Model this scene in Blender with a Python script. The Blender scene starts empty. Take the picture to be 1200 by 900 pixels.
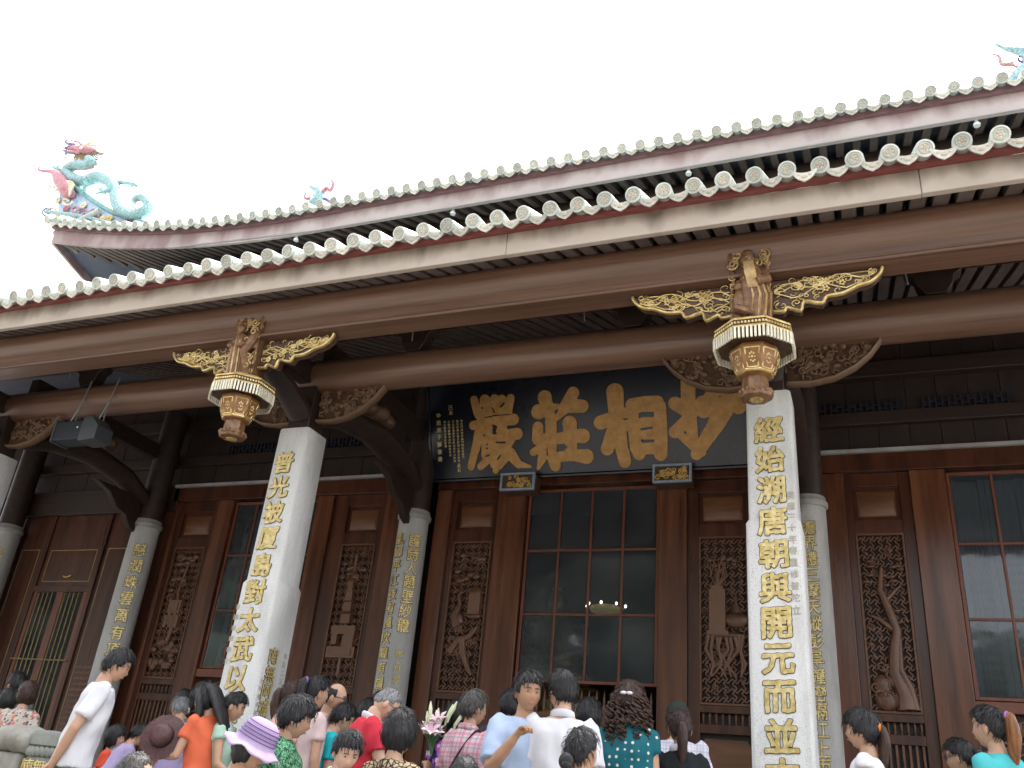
import bpy, bmesh, math, random
import numpy as np
from mathutils import Vector, Matrix, Quaternion

# ------------------------------------------------------------------ camera, sky, sun, exposure
scene = bpy.context.scene
col = scene.collection
ZC = 1.6                      # eye height above the courtyard; building numbers below are relative to the eye
cam_d = bpy.data.cameras.new('camera'); cam = bpy.data.objects.new('camera', cam_d); col.objects.link(cam)
RW = np.array([[0.92942349, -0.08315649, -0.35952327], [0.35861846, 0.43317696, 0.82689209], [0.08697575, -0.89746461, 0.43242629]])
cx, cy, cz = RW[:, 0], -RW[:, 1], -RW[:, 2]
M = Matrix(((cx[0], cy[0], cz[0]), (cx[1], cy[1], cz[1]), (cx[2], cy[2], cz[2])))
q_cam = M.to_quaternion(); q_cam.normalize()
cam.rotation_mode = 'QUATERNION'; cam.rotation_quaternion = q_cam; cam.location = (0, 0, ZC)
cam_d.sensor_width = 36.0; cam_d.lens = 36.0 * 1027 / 1200
cam_d.clip_start = 0.05; cam_d.clip_end = 3000
scene.camera = cam

SUN_EL, SUN_AZ = math.radians(62), math.radians(20)      # sun behind the hall, hidden by thin cloud
world = bpy.data.worlds.new('World'); scene.world = world; world.use_nodes = True
wn = world.node_tree; wn.nodes.clear()
wo = wn.nodes.new('ShaderNodeOutputWorld'); wb = wn.nodes.new('ShaderNodeBackground')
ws = wn.nodes.new('ShaderNodeTexSky'); ws.sky_type = 'NISHITA'; ws.sun_disc = False
ws.sun_elevation = SUN_EL; ws.sun_rotation = SUN_AZ; ws.air_density = 1.0; ws.dust_density = 4.0; ws.ozone_density = 1.0
wh = wn.nodes.new('ShaderNodeHueSaturation'); wh.inputs['Saturation'].default_value = 0.22
wn.links.new(ws.outputs[0], wh.inputs['Color']); wn.links.new(wh.outputs[0], wb.inputs['Color'])
wb.inputs['Strength'].default_value = 0.15
wn.links.new(wb.outputs[0], wo.inputs['Surface'])
sun_d = bpy.data.lights.new('sun', 'SUN'); sun = bpy.data.objects.new('sun', sun_d); col.objects.link(sun)
sun_d.energy = 1.5; sun_d.angle = math.radians(14); sun_d.color = (1.0, 0.96, 0.9)
sd = Vector((math.sin(SUN_AZ) * math.cos(SUN_EL), math.cos(SUN_AZ) * math.cos(SUN_EL), math.sin(SUN_EL)))
sun.rotation_mode = 'QUATERNION'; sun.rotation_quaternion = sd.to_track_quat('Z', 'Y'); sun.location = (10, 40, 60)
vs = scene.view_settings
vs.view_transform = 'Standard'; vs.look = 'None'; vs.gamma = 1; vs.use_curve_mapping = False; vs.exposure = 2.45
scene.render.engine = 'CYCLES'
scene.cycles.max_bounces = 6; scene.cycles.diffuse_bounces = 3; scene.cycles.glossy_bounces = 3
scene.cycles.transparent_max_bounces = 12; scene.cycles.caustics_reflective = False; scene.cycles.caustics_refractive = False
scene.cycles.use_denoising = True
rnd = random.Random(7)

# ------------------------------------------------------------------ helpers: materials
def mk(name, c1, c2=None, scale=6.0, rough=0.5, metal=0.0, bump=0.0, bscale=None, stretch=(1, 1, 1), rvar=0.0, contrast=(0.35, 0.65),
       spec=0.5, rand=0.0, speck=None, detail=5.0, coat=0.0, sss=0.0, edge=None):
    m = bpy.data.materials.new(name); m.use_nodes = True
    nt = m.node_tree; N = nt.nodes; L = nt.links; b = N['Principled BSDF']
    b.inputs['Roughness'].default_value = rough; b.inputs['Metallic'].default_value = metal
    b.inputs['Specular IOR Level'].default_value = spec
    if coat: b.inputs['Coat Weight'].default_value = coat; b.inputs['Coat Roughness'].default_value = 0.15
    if sss:
        b.inputs['Subsurface Weight'].default_value = sss; b.inputs['Subsurface Radius'].default_value = (0.012, 0.005, 0.003); b.inputs['Subsurface Scale'].default_value = 0.6
    tc = N.new('ShaderNodeTexCoord'); mp = N.new('ShaderNodeMapping'); mp.inputs['Scale'].default_value = stretch
    L.new(tc.outputs['Object'], mp.inputs['Vector'])
    vec = mp.outputs[0]
    if rand or c2 is not None:
        oi = N.new('ShaderNodeObjectInfo')
        ad = N.new('ShaderNodeVectorMath'); ad.operation = 'ADD'
        cb = N.new('ShaderNodeCombineXYZ'); mu = N.new('ShaderNodeMath'); mu.operation = 'MULTIPLY'; mu.inputs[1].default_value = 37.0
        L.new(oi.outputs['Random'], mu.inputs[0]); L.new(mu.outputs[0], cb.inputs[0]); L.new(mu.outputs[0], cb.inputs[1])
        L.new(vec, ad.inputs[0]); L.new(cb.outputs[0], ad.inputs[1]); vec = ad.outputs[0]
    out = None
    if c2 is not None:
        n = N.new('ShaderNodeTexNoise'); n.inputs['Scale'].default_value = scale; n.inputs['Detail'].default_value = detail; n.inputs['Roughness'].default_value = 0.6
        L.new(vec, n.inputs['Vector'])
        r = N.new('ShaderNodeValToRGB'); r.color_ramp.elements[0].position = contrast[0]; r.color_ramp.elements[1].position = contrast[1]
        r.color_ramp.elements[0].color = (*c1, 1); r.color_ramp.elements[1].color = (*c2, 1)
        L.new(n.outputs['Fac'], r.inputs[0]); out = r.outputs[0]
        if rvar:
            mr = N.new('ShaderNodeMapRange'); mr.inputs[3].default_value = max(0.03, rough - rvar); mr.inputs[4].default_value = min(1, rough + rvar)
            n3 = N.new('ShaderNodeTexNoise'); n3.inputs['Scale'].default_value = scale * 0.7; n3.inputs['Detail'].default_value = 4
            L.new(vec, n3.inputs['Vector']); L.new(n3.outputs['Fac'], mr.inputs[0]); L.new(mr.outputs[0], b.inputs['Roughness'])
    else:
        b.inputs['Base Color'].default_value = (*c1, 1)
    if speck:                                                  # granite-like grains: (scale, colour, threshold)
        v = N.new('ShaderNodeTexNoise'); v.inputs['Scale'].default_value = speck[0]; v.inputs['Detail'].default_value = 2
        L.new(tc.outputs['Object'], v.inputs['Vector'])
        r2 = N.new('ShaderNodeValToRGB'); r2.color_ramp.elements[0].position = speck[2]; r2.color_ramp.elements[1].position = speck[2] + 0.06
        L.new(v.outputs['Fac'], r2.inputs[0])
        mx = N.new('ShaderNodeMix'); mx.data_type = 'RGBA'
        L.new(r2.outputs[0], mx.inputs[0]); L.new(out, mx.inputs[6]); mx.inputs[7].default_value = (*speck[1], 1); out = mx.outputs[2]
    if edge:                                                   # worn raised edges show another colour
        g = N.new('ShaderNodeNewGeometry'); r4 = N.new('ShaderNodeValToRGB'); r4.color_ramp.elements[0].position = edge[0]; r4.color_ramp.elements[1].position = edge[1]
        L.new(g.outputs['Pointiness'], r4.inputs[0])
        mx = N.new('ShaderNodeMix'); mx.data_type = 'RGBA'; L.new(r4.outputs[0], mx.inputs[0])
        if out is None: mx.inputs[6].default_value = (*c1, 1)
        else: L.new(out, mx.inputs[6])
        mx.inputs[7].default_value = (*edge[2], 1); out = mx.outputs[2]
    if rand:
        hs = N.new('ShaderNodeHueSaturation'); mr = N.new('ShaderNodeMapRange'); mr.inputs[3].default_value = 1 - rand; mr.inputs[4].default_value = 1 + rand
        L.new(oi.outputs['Random'], mr.inputs[0]); L.new(mr.outputs[0], hs.inputs['Value'])
        if out is None: hs.inputs['Color'].default_value = (*c1, 1)
        else: L.new(out, hs.inputs['Color'])
        out = hs.outputs[0]
    if out is not None: L.new(out, b.inputs['Base Color'])
    if bump:
        n2 = N.new('ShaderNodeTexNoise'); n2.inputs['Scale'].default_value = bscale or scale * 3; n2.inputs['Detail'].default_value = 4
        L.new(vec, n2.inputs['Vector'])
        bp = N.new('ShaderNodeBump'); bp.inputs['Strength'].default_value = bump; bp.inputs['Distance'].default_value = 0.01
        L.new(n2.outputs['Fac'], bp.inputs['Height']); L.new(bp.outputs[0], b.inputs['Normal'])
    return m

MT = {}
VZ, VX, VY = (9, 9, 0.55), (0.5, 9, 9), (9, 0.5, 9)
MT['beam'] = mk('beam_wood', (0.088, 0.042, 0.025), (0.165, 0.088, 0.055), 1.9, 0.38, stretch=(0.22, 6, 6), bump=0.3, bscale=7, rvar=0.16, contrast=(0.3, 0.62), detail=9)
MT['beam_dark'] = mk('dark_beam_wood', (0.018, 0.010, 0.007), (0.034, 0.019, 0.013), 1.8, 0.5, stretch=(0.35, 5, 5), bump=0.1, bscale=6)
MT['post'] = mk('post_wood', (0.062, 0.021, 0.011), (0.165, 0.062, 0.030), 1.3, 0.27, stretch=(4, 4, 0.28), bump=0.12, bscale=7, rvar=0.14)
MT['door'] = mk('door_wood', (0.038, 0.012, 0.0065), (0.095, 0.031, 0.015), 1.5, 0.31, stretch=(4, 4, 0.4), bump=0.1, bscale=8, rvar=0.1)
MT['redwood'] = mk('red_trim_wood', (0.13, 0.038, 0.019), (0.19, 0.06, 0.03), 2.5, 0.42, stretch=(3, 3, 0.6), bump=0.08)
MT['panelwood'] = mk('panel_wood', (0.095, 0.038, 0.017), (0.17, 0.072, 0.032), 2.0, 0.42, stretch=(0.6, 4, 4), bump=0.1)
MT['rafter'] = mk('rafter_wood', (0.11, 0.082, 0.072), (0.16, 0.12, 0.105), 2.5, 0.62, stretch=(5, 0.5, 5), bump=0.1, rand=0.18)
MT['soffit'] = mk('soffit_boards', (0.075, 0.083, 0.12), (0.11, 0.115, 0.155), 2.0, 0.7)
MT['carvewood'] = mk('carved_wood', (0.050, 0.020, 0.010), (0.12, 0.048, 0.023), 9, 0.36, bump=0.25, bscale=45, edge=(0.51, 0.62, (0.17, 0.085, 0.05)))
MT['lattice'] = mk('lattice_wood', (0.12, 0.048, 0.024), (0.19, 0.085, 0.045), 3, 0.45)
MT['carvedark'] = mk('carved_dark_wood', (0.060, 0.028, 0.014), (0.12, 0.060, 0.032), 10, 0.55, bump=0.3, bscale=40, edge=(0.51, 0.62, (0.16, 0.095, 0.055)))
MT['gold'] = mk('gilding', (0.60, 0.40, 0.13), (0.80, 0.62, 0.30), 12, 0.36, metal=0.75, bump=0.15, bscale=60)
MT['palegold'] = mk('pale_gilding', (0.50, 0.34, 0.11), (0.80, 0.64, 0.32), 14, 0.34, metal=0.55, bump=0.12, bscale=60)
MT['goldground'] = mk('carving_ground', (0.045, 0.020, 0.010), (0.10, 0.052, 0.026), 22, 0.5, bump=0.4, bscale=60)
MT['gildwood'] = mk('gilded_carving', (0.11, 0.050, 0.022), (0.25, 0.13, 0.058), 14, 0.36, metal=0.15, bump=0.25, bscale=40)
MT['bowlwood'] = mk('lantern_bowl_wood', (0.17, 0.075, 0.025), (0.30, 0.145, 0.05), 9, 0.38, metal=0.1, bump=0.12, bscale=30)
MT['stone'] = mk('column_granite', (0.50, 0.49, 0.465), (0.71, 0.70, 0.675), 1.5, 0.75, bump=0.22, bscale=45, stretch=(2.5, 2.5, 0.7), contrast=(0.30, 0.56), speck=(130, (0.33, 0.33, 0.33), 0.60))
MT['stone_shaded'] = mk('shaded_column_granite', (0.36, 0.355, 0.345), (0.50, 0.495, 0.48), 1.5, 0.75, bump=0.22, bscale=45, stretch=(2.5, 2.5, 0.7), speck=(130, (0.27, 0.27, 0.27), 0.60))  # same granite as the front columns, with the porch shade put into its colour
MT['stonecap'] = mk('dull_stone', (0.26, 0.255, 0.24), (0.38, 0.37, 0.35), 3.0, 0.8, bump=0.2, bscale=60, speck=(120, (0.2, 0.2, 0.2), 0.6))
MT['charedge'] = mk('incised_edge', (0.060, 0.050, 0.035), (0.11, 0.09, 0.06), 20, 0.8)
MT['chargold'] = mk('character_gilding', (0.50, 0.36, 0.10), (0.80, 0.66, 0.34), 16, 0.42, metal=0.35, bump=0.2, bscale=50)
MT['charpale'] = mk('worn_character', (0.42, 0.39, 0.32), (0.50, 0.47, 0.40), 16, 0.7)
MT['plaque'] = mk('plaque_lacquer', (0.004, 0.0045, 0.010), (0.008, 0.009, 0.018), 2.0, 0.28, rvar=0.08, spec=0.4)
MT['plaquegold'] = mk('plaque_character_gilding', (0.33, 0.165, 0.04), (0.48, 0.26, 0.075), 9, 0.5, metal=0.2, bump=0.25, bscale=40)
MT['bluegrey'] = mk('blue_grey_frame', (0.20, 0.27, 0.36), (0.32, 0.38, 0.45), 12, 0.5)
MT['tile'] = mk('glazed_tile', (0.30, 0.36, 0.33), (0.50, 0.55, 0.51), 12, 0.28, bump=0.1, rand=0.2, coat=0.3)
MT['tileface'] = mk('tile_face', (0.44, 0.455, 0.41), (0.66, 0.65, 0.59), 11, 0.35, rand=0.16)
MT['tileorn'] = mk('tile_emblem', (0.48, 0.40, 0.31), (0.58, 0.51, 0.42), 14, 0.4, rand=0.2)
MT['tileteal'] = mk('tile_ring', (0.40, 0.48, 0.43), (0.50, 0.56, 0.51), 12, 0.35, rand=0.1)
MT['redstrip'] = mk('red_eave_strip', (0.16, 0.035, 0.030), (0.24, 0.075, 0.065), 4, 0.6, stretch=(1, 4, 4))
MT['redstrip_up'] = mk('faded_eave_strip', (0.15, 0.075, 0.08), (0.23, 0.13, 0.135), 4, 0.6, stretch=(1, 4, 4))
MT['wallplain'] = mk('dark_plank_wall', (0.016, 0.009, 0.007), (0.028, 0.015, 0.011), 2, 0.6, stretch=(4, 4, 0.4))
MT['ground'] = mk('courtyard_granite', (0.20, 0.19, 0.175), (0.27, 0.255, 0.235), 0.8, 0.8, bump=0.1, bscale=30, speck=(60, (0.3, 0.3, 0.29), 0.6))
MT['lineyellow'] = mk('yellow_painted_line', (0.24, 0.17, 0.06), (0.34, 0.25, 0.10), 8, 0.5)
MT['metal'] = mk('grey_metal', (0.42, 0.42, 0.42), None, rough=0.4, metal=0.6)
MT['white'] = mk('white_paint', (0.75, 0.76, 0.78), None, rough=0.5)
MT['speaker'] = mk('speaker_grille', (0.010, 0.014, 0.020), (0.018, 0.023, 0.031), 60, 0.6)
MT['speakerside'] = mk('speaker_case', (0.045, 0.05, 0.055), None, rough=0.5)
MT['brick'] = mk('gilt_speck', (0.6, 0.35, 0.08), (0.85, 0.6, 0.2), 10, 0.4, metal=0.4)

MT['bluegrey_dark'] = mk('dark_blue_fret', (0.010, 0.011, 0.022), None, rough=0.6)
def glass_mat(name, tint):
    m = bpy.data.materials.new(name); m.use_nodes = True; nt = m.node_tree; nt.nodes.clear()
    o = nt.nodes.new('ShaderNodeOutputMaterial'); t = nt.nodes.new('ShaderNodeBsdfTransparent'); g = nt.nodes.new('ShaderNodeBsdfGlossy')
    t.inputs[0].default_value = (*tint, 1); g.inputs['Roughness'].default_value = 0.06
    fr = nt.nodes.new('ShaderNodeFresnel'); fr.inputs[0].default_value = 1.5
    tc = nt.nodes.new('ShaderNodeTexCoord'); no = nt.nodes.new('ShaderNodeTexNoise'); no.inputs['Scale'].default_value = 2.5
    bp = nt.nodes.new('ShaderNodeBump'); bp.inputs['Strength'].default_value = 0.06; bp.inputs['Distance'].default_value = 0.05
    nt.links.new(tc.outputs['Object'], no.inputs['Vector']); nt.links.new(no.outputs['Fac'], bp.inputs['Height'])
    nt.links.new(bp.outputs[0], g.inputs['Normal']); nt.links.new(bp.outputs[0], fr.inputs['Normal'])
    mx = nt.nodes.new('ShaderNodeMixShader')
    df = nt.nodes.new('ShaderNodeBsdfDiffuse'); df.inputs[0].default_value = (0.28, 0.30, 0.335, 1); m0 = nt.nodes.new('ShaderNodeMixShader'); n5 = nt.nodes.new('ShaderNodeTexNoise'); n5.inputs['Scale'].default_value = 3.0
    mr = nt.nodes.new('ShaderNodeMapRange'); mr.inputs[3].default_value = 0.05; mr.inputs[4].default_value = 0.16; nt.links.new(tc.outputs['Object'], n5.inputs['Vector']); nt.links.new(n5.outputs['Fac'], mr.inputs[0])      # film of dust
    nt.links.new(mr.outputs[0], m0.inputs[0]); nt.links.new(t.outputs[0], m0.inputs[1]); nt.links.new(df.outputs[0], m0.inputs[2])
    nt.links.new(fr.outputs[0], mx.inputs[0]); nt.links.new(m0.outputs[0], mx.inputs[1]); nt.links.new(g.outputs[0], mx.inputs[2]); nt.links.new(mx.outputs[0], o.inputs[0])
    return m
MT['glass'] = glass_mat('window_glass', (0.62, 0.68, 0.72))

def emit_mat(name, c, s):
    m = bpy.data.materials.new(name); m.use_nodes = True; b = m.node_tree.nodes['Principled BSDF']
    b.inputs['Base Color'].default_value = (*c, 1); b.inputs['Emission Color'].default_value = (*c, 1); b.inputs['Emission Strength'].default_value = s
    return m
MT['bulb'] = emit_mat('lit_bulb', (1.0, 0.85, 0.6), 2.5)

def fascia_mat(name, zt, zb, base, stain):
    # painted board; rain stains creep down from its top edge
    m = bpy.data.materials.new(name); m.use_nodes = True; nt = m.node_tree; N = nt.nodes; L = nt.links; b = N['Principled BSDF']
    b.inputs['Roughness'].default_value = 0.6
    tc = N.new('ShaderNodeTexCoord'); sp = N.new('ShaderNodeSeparateXYZ'); L.new(tc.outputs['Object'], sp.inputs[0])
    n = N.new('ShaderNodeTexNoise'); n.inputs['Scale'].default_value = 2.6; n.inputs['Detail'].default_value = 4
    mp = N.new('ShaderNodeMapping'); mp.inputs['Scale'].default_value = (1.0, 1.0, 0.35); L.new(tc.outputs['Object'], mp.inputs[0]); L.new(mp.outputs[0], n.inputs['Vector'])
    mr = N.new('ShaderNodeMapRange'); mr.inputs[1].default_value = zb; mr.inputs[2].default_value = zt; L.new(sp.outputs[2], mr.inputs[0])
    ad = N.new('ShaderNodeMath'); ad.operation = 'MULTIPLY_ADD'; ad.inputs[1].default_value = 2.2; L.new(n.outputs['Fac'], ad.inputs[0]); L.new(mr.outputs[0], ad.inputs[2])
    rp = N.new('ShaderNodeValToRGB'); rp.color_ramp.elements[0].position = 0.0; rp.color_ramp.elements[1].position = 1.0
    sc = N.new('ShaderNodeMapRange'); sc.inputs[1].default_value = 1.45; sc.inputs[2].default_value = 2.25; L.new(ad.outputs[0], sc.inputs[0]); L.new(sc.outputs[0], rp.inputs[0])
    rp.color_ramp.elements[0].color = (*base, 1); rp.color_ramp.elements[1].color = (*stain, 1)
    n2 = N.new('ShaderNodeTexNoise'); n2.inputs['Scale'].default_value = 1.1; n2.inputs['Detail'].default_value = 6; L.new(tc.outputs['Object'], n2.inputs['Vector'])
    mx = N.new('ShaderNodeMix'); mx.data_type = 'RGBA'; mx.blend_type = 'MULTIPLY'; mx.inputs[0].default_value = 0.45
    rp2 = N.new('ShaderNodeValToRGB'); rp2.color_ramp.elements[0].position = 0.3; rp2.color_ramp.elements[1].position = 0.6
    rp2.color_ramp.elements[0].color = (0.66, 0.62, 0.58, 1); rp2.color_ramp.elements[1].color = (1, 1, 1, 1)
    L.new(n2.outputs['Fac'], rp2.inputs[0]); L.new(rp.outputs[0], mx.inputs[6]); L.new(rp2.outputs[0], mx.inputs[7]); L.new(mx.outputs[2], b.inputs['Base Color'])
    return m

# ------------------------------------------------------------------ helpers: meshes
WO = {}                                             # world origin (eye-relative) of unrotated objects
def rotm(rx=0, ry=0, rz=0):
    return np.array(Matrix.Rotation(rz, 3, 'Z') @ Matrix.Rotation(ry, 3, 'Y') @ Matrix.Rotation(rx, 3, 'X'))

class MB:
    def __init__(s): s.v = []; s.f = []; s.m = []; s.s = []
    def add(s, V, F, m=0, sm=False):
        b = len(s.v); s.v.extend([tuple(map(float, p)) for p in V])
        for f in F: s.f.append([b + i for i in f]); s.m.append(m); s.s.append(sm)
        return s
    def box(s, x0, x1, y0, y1, z0, z1, m=0):
        V = [(x, y, z) for z in (z0, z1) for y in (y0, y1) for x in (x0, x1)]
        return s.add(V, [(0, 2, 3, 1), (4, 5, 7, 6), (0, 1, 5, 4), (2, 6, 7, 3), (0, 4, 6, 2), (1, 3, 7, 5)], m)
    def cbox(s, c, h, R=None, m=0):
        V = np.array([(x, y, z) for z in (-h[2], h[2]) for y in (-h[1], h[1]) for x in (-h[0], h[0])])
        if R is not None: V = V @ np.array(R).T
        return s.add(V + np.array(c), [(0, 2, 3, 1), (4, 5, 7, 6), (0, 1, 5, 4), (2, 6, 7, 3), (0, 4, 6, 2), (1, 3, 7, 5)], m)
    def bar(s, a, b, w, d, ref=(0, 1, 0), m=0):
        # box from a to b; width w across, depth d along ref
        a = np.array(a, float); b = np.array(b, float); t = b - a; l = np.linalg.norm(t); t /= l
        n = np.array(ref, float); n -= t * n.dot(t); n /= np.linalg.norm(n); u = np.cross(t, n)
        R = np.array([t, u, n]).T
        return s.cbox((a + b) / 2, (l / 2, w / 2, d / 2), R, m)
    def tube(s, pts, ra, rb=None, seg=8, ref=None, m=0, caps=True, sm=True):
        P = np.array(pts, float); n = len(P)
        ra = np.broadcast_to(np.array(ra, float), (n,)); rb = ra if rb is None else np.broadcast_to(np.array(rb, float), (n,))
        T = np.gradient(P, axis=0); T /= np.linalg.norm(T, axis=1)[:, None] + 1e-9
        V = []; u = None
        for i in range(n):
            t = T[i]
            if ref is not None:
                k = np.array(ref, float); u = np.cross(k, t)
                if np.linalg.norm(u) < 1e-4: u = np.cross((0.3, 0.9, 0.1), t)
            elif u is None:
                k = np.array((0, 0, 1.)) if abs(t[2]) < 0.9 else np.array((0, 1., 0)); u = np.cross(k, t)
            else: u = u - t * u.dot(t)
            u = u / (np.linalg.norm(u) + 1e-9); w = np.cross(t, u)
            for k in range(seg):
                a = 2 * math.pi * k / seg; V.append(P[i] + u * ra[i] * math.cos(a) + w * rb[i] * math.sin(a))
        F = [(i * seg + k, i * seg + (k + 1) % seg, (i + 1) * seg + (k + 1) % seg, (i + 1) * seg + k) for i in range(n - 1) for k in range(seg)]
        if caps: F += [tuple(range(seg))[::-1], tuple((n - 1) * seg + k for k in range(seg))]
        return s.add(V, F, m, sm)
    def lathe(s, c, prof, seg=16, m=0, sm=True, sx=1, sy=1, R=None, off=0.0):
        V = []
        for r, z in prof:
            for k in range(seg):
                a = 2 * math.pi * (k + off) / seg; V.append((r * math.cos(a) * sx, r * math.sin(a) * sy, z))
        V = np.array(V)
        if R is not None: V = V @ np.array(R).T
        n = len(prof)
        F = [(i * seg + k, i * seg + (k + 1) % seg, (i + 1) * seg + (k + 1) % seg, (i + 1) * seg + k) for i in range(n - 1) for k in range(seg)]
        F += [tuple(range(seg))[::-1], tuple((n - 1) * seg + k for k in range(seg))]
        return s.add(V + np.array(c), F, m, sm)
    def ell(s, c, r, seg=10, rings=7, R=None, m=0):
        V = [(0, 0, -r[2])]
        for i in range(1, rings):
            p = -math.pi / 2 + math.pi * i / rings
            for k in range(seg):
                a = 2 * math.pi * k / seg; V.append((r[0] * math.cos(p) * math.cos(a), r[1] * math.cos(p) * math.sin(a), r[2] * math.sin(p)))
        V.append((0, 0, r[2])); V = np.array(V)
        if R is not None: V = V @ np.array(R).T
        F = [(0, 1 + (k + 1) % seg, 1 + k) for k in range(seg)]
        for i in range(rings - 2):
            for k in range(seg):
                a = 1 + i * seg + k; b = 1 + i * seg + (k + 1) % seg; F.append((a, b, b + seg, a + seg))
        t = len(V) - 1; q = 1 + (rings - 2) * seg
        F += [(q + k, q + (k + 1) % seg, t) for k in range(seg)]
        return s.add(V + np.array(c), F, m, True)
    def prism(s, poly, y0, y1, m=0, axis='y'):
        # polygon in (x, z), extruded along y (axis 'x': polygon in (y, z), extruded along x)
        n = len(poly)
        if axis == 'y': V = [(x, y0, z) for x, z in poly] + [(x, y1, z) for x, z in poly]
        else: V = [(y0, y, z) for y, z in poly] + [(y1, y, z) for y, z in poly]
        F = [tuple(range(n)), tuple(range(2 * n - 1, n - 1, -1))] + [(i, i + n, (i + 1) % n + n, (i + 1) % n) for i in range(n)]
        return s.add(V, F, m)
    def build(s, name, mats, parent=None, at=None, bev=0.0, ang=40, kind=None, local=False):
        if isinstance(mats, str): mats = [mats]
        me = bpy.data.meshes.new(name)
        V = np.array(s.v, float)
        if at is None and not local: at = WO.get(parent, (V.min(0) + V.max(0)) / 2 * np.array((1, 1, 0)) + np.array((0, 0, V[:, 2].min())))
        if not local: V = V - np.array(at)
        me.from_pydata(V.tolist(), [], s.f)
        for k in mats: me.materials.append(MT[k] if isinstance(k, str) else k)
        me.polygons.foreach_set('material_index', s.m); me.polygons.foreach_set('use_smooth', [True] * len(s.f))
        fix_normals(me)
        me.set_sharp_from_angle(angle=math.radians(ang)); me.update()
        o = bpy.data.objects.new(name, me); col.objects.link(o)
        if local: 
            if parent: o.parent = parent
        else: place(o, parent, at)
        if bev:
            md = o.modifiers.new('bevel', 'BEVEL'); md.width = bev; md.segments = 2; md.limit_method = 'ANGLE'; md.angle_limit = math.radians(50)
        if kind: o['kind'] = kind
        return o

def fix_normals(me):
    bm = bmesh.new(); bm.from_mesh(me); bmesh.ops.recalc_face_normals(bm, faces=bm.faces); bm.to_mesh(me); bm.free()

def place(o, parent, at):
    at = np.array(at, float); WO[o] = at
    if parent is not None:
        o.parent = parent; o.location = at - WO[parent]
    else: o.location = at + np.array((0, 0, ZC))

def copy_to(src, parent, at, name=None):
    o = src.copy(); col.objects.link(o); place(o, parent, at)
    return o

def empty(name, at, label=None, cat=None, group=None):
    o = bpy.data.objects.new(name, None); col.objects.link(o); o.empty_display_size = 0.2; place(o, None, at)
    tag(o, label, cat, group); return o

def tag(o, label=None, cat=None, group=None, kind=None):
    if label: o['label'] = label
    if cat: o['category'] = cat
    if group: o['group'] = group
    if kind: o['kind'] = kind
    return o

def smooth(P, n=6):
    P = [np.array(p, float) for p in P]; out = []
    for i in range(len(P) - 1):
        p0, p1, p2, p3 = P[max(i - 1, 0)], P[i], P[i + 1], P[min(i + 2, len(P) - 1)]
        for k in range(n):
            t = k / n; out.append(tuple(0.5 * ((2 * p1) + (-p0 + p2) * t + (2 * p0 - 5 * p1 + 4 * p2 - p3) * t * t + (-p0 + 3 * p1 - 3 * p2 + p3) * t ** 3)))
    out.append(tuple(P[-1])); return out

# ---- lettering: a signed distance field of a character's strokes, contoured into raised relief
def contour(D, x, z, level, y_top, y_base, mb, m=0):
    """D[j,i] distance field (negative inside); mesh of D<level: front face at y_top, rim back to y_base"""
    S = D - level; ny, nx = S.shape; idx = {}
    def corner(i, j):
        k = (i, j)
        if k not in idx: idx[k] = len(V); V.append((x[i], y_top, z[j]))
        return idx[k]
    def cross(i0, j0, i1, j1):
        k = (min((i0, j0), (i1, j1)), max((i0, j0), (i1, j1)))
        if k not in idx:
            a, b = S[k[0][1], k[0][0]], S[k[1][1], k[1][0]]; t = a / (a - b)
            idx[k] = len(V); V.append((x[k[0][0]] * (1 - t) + x[k[1][0]] * t, y_top, z[k[0][1]] * (1 - t) + z[k[1][1]] * t))
        return idx[k]
    V = []; F = []; E = []
    ins = S < 0
    for j in range(ny - 1):
        for i in range(nx - 1):
            c = [(i, j), (i + 1, j), (i + 1, j + 1), (i, j + 1)]; inn = [ins[q[1], q[0]] for q in c]
            if not any(inn): continue
            poly = []; xs = []
            for k in range(4):
                a, b = c[k], c[(k + 1) % 4]
                if inn[k]: poly.append(corner(*a))
                if inn[k] != inn[(k + 1) % 4]:
                    q = cross(*a, *b); poly.append(q); xs.append((q, inn[k]))
            if len(poly) >= 3: F.append(poly)
            if len(xs) == 2:
                E.append((xs[0][0], xs[1][0]))
    n = len(V); base = {}
    for a, b in E:
        for q in (a, b):
            if q not in base: base[q] = len(V); V.append((V[q][0], y_base, V[q][2]))
        F.append([a, b, base[b], base[a]])
    mb.add(V, F, m)

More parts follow.
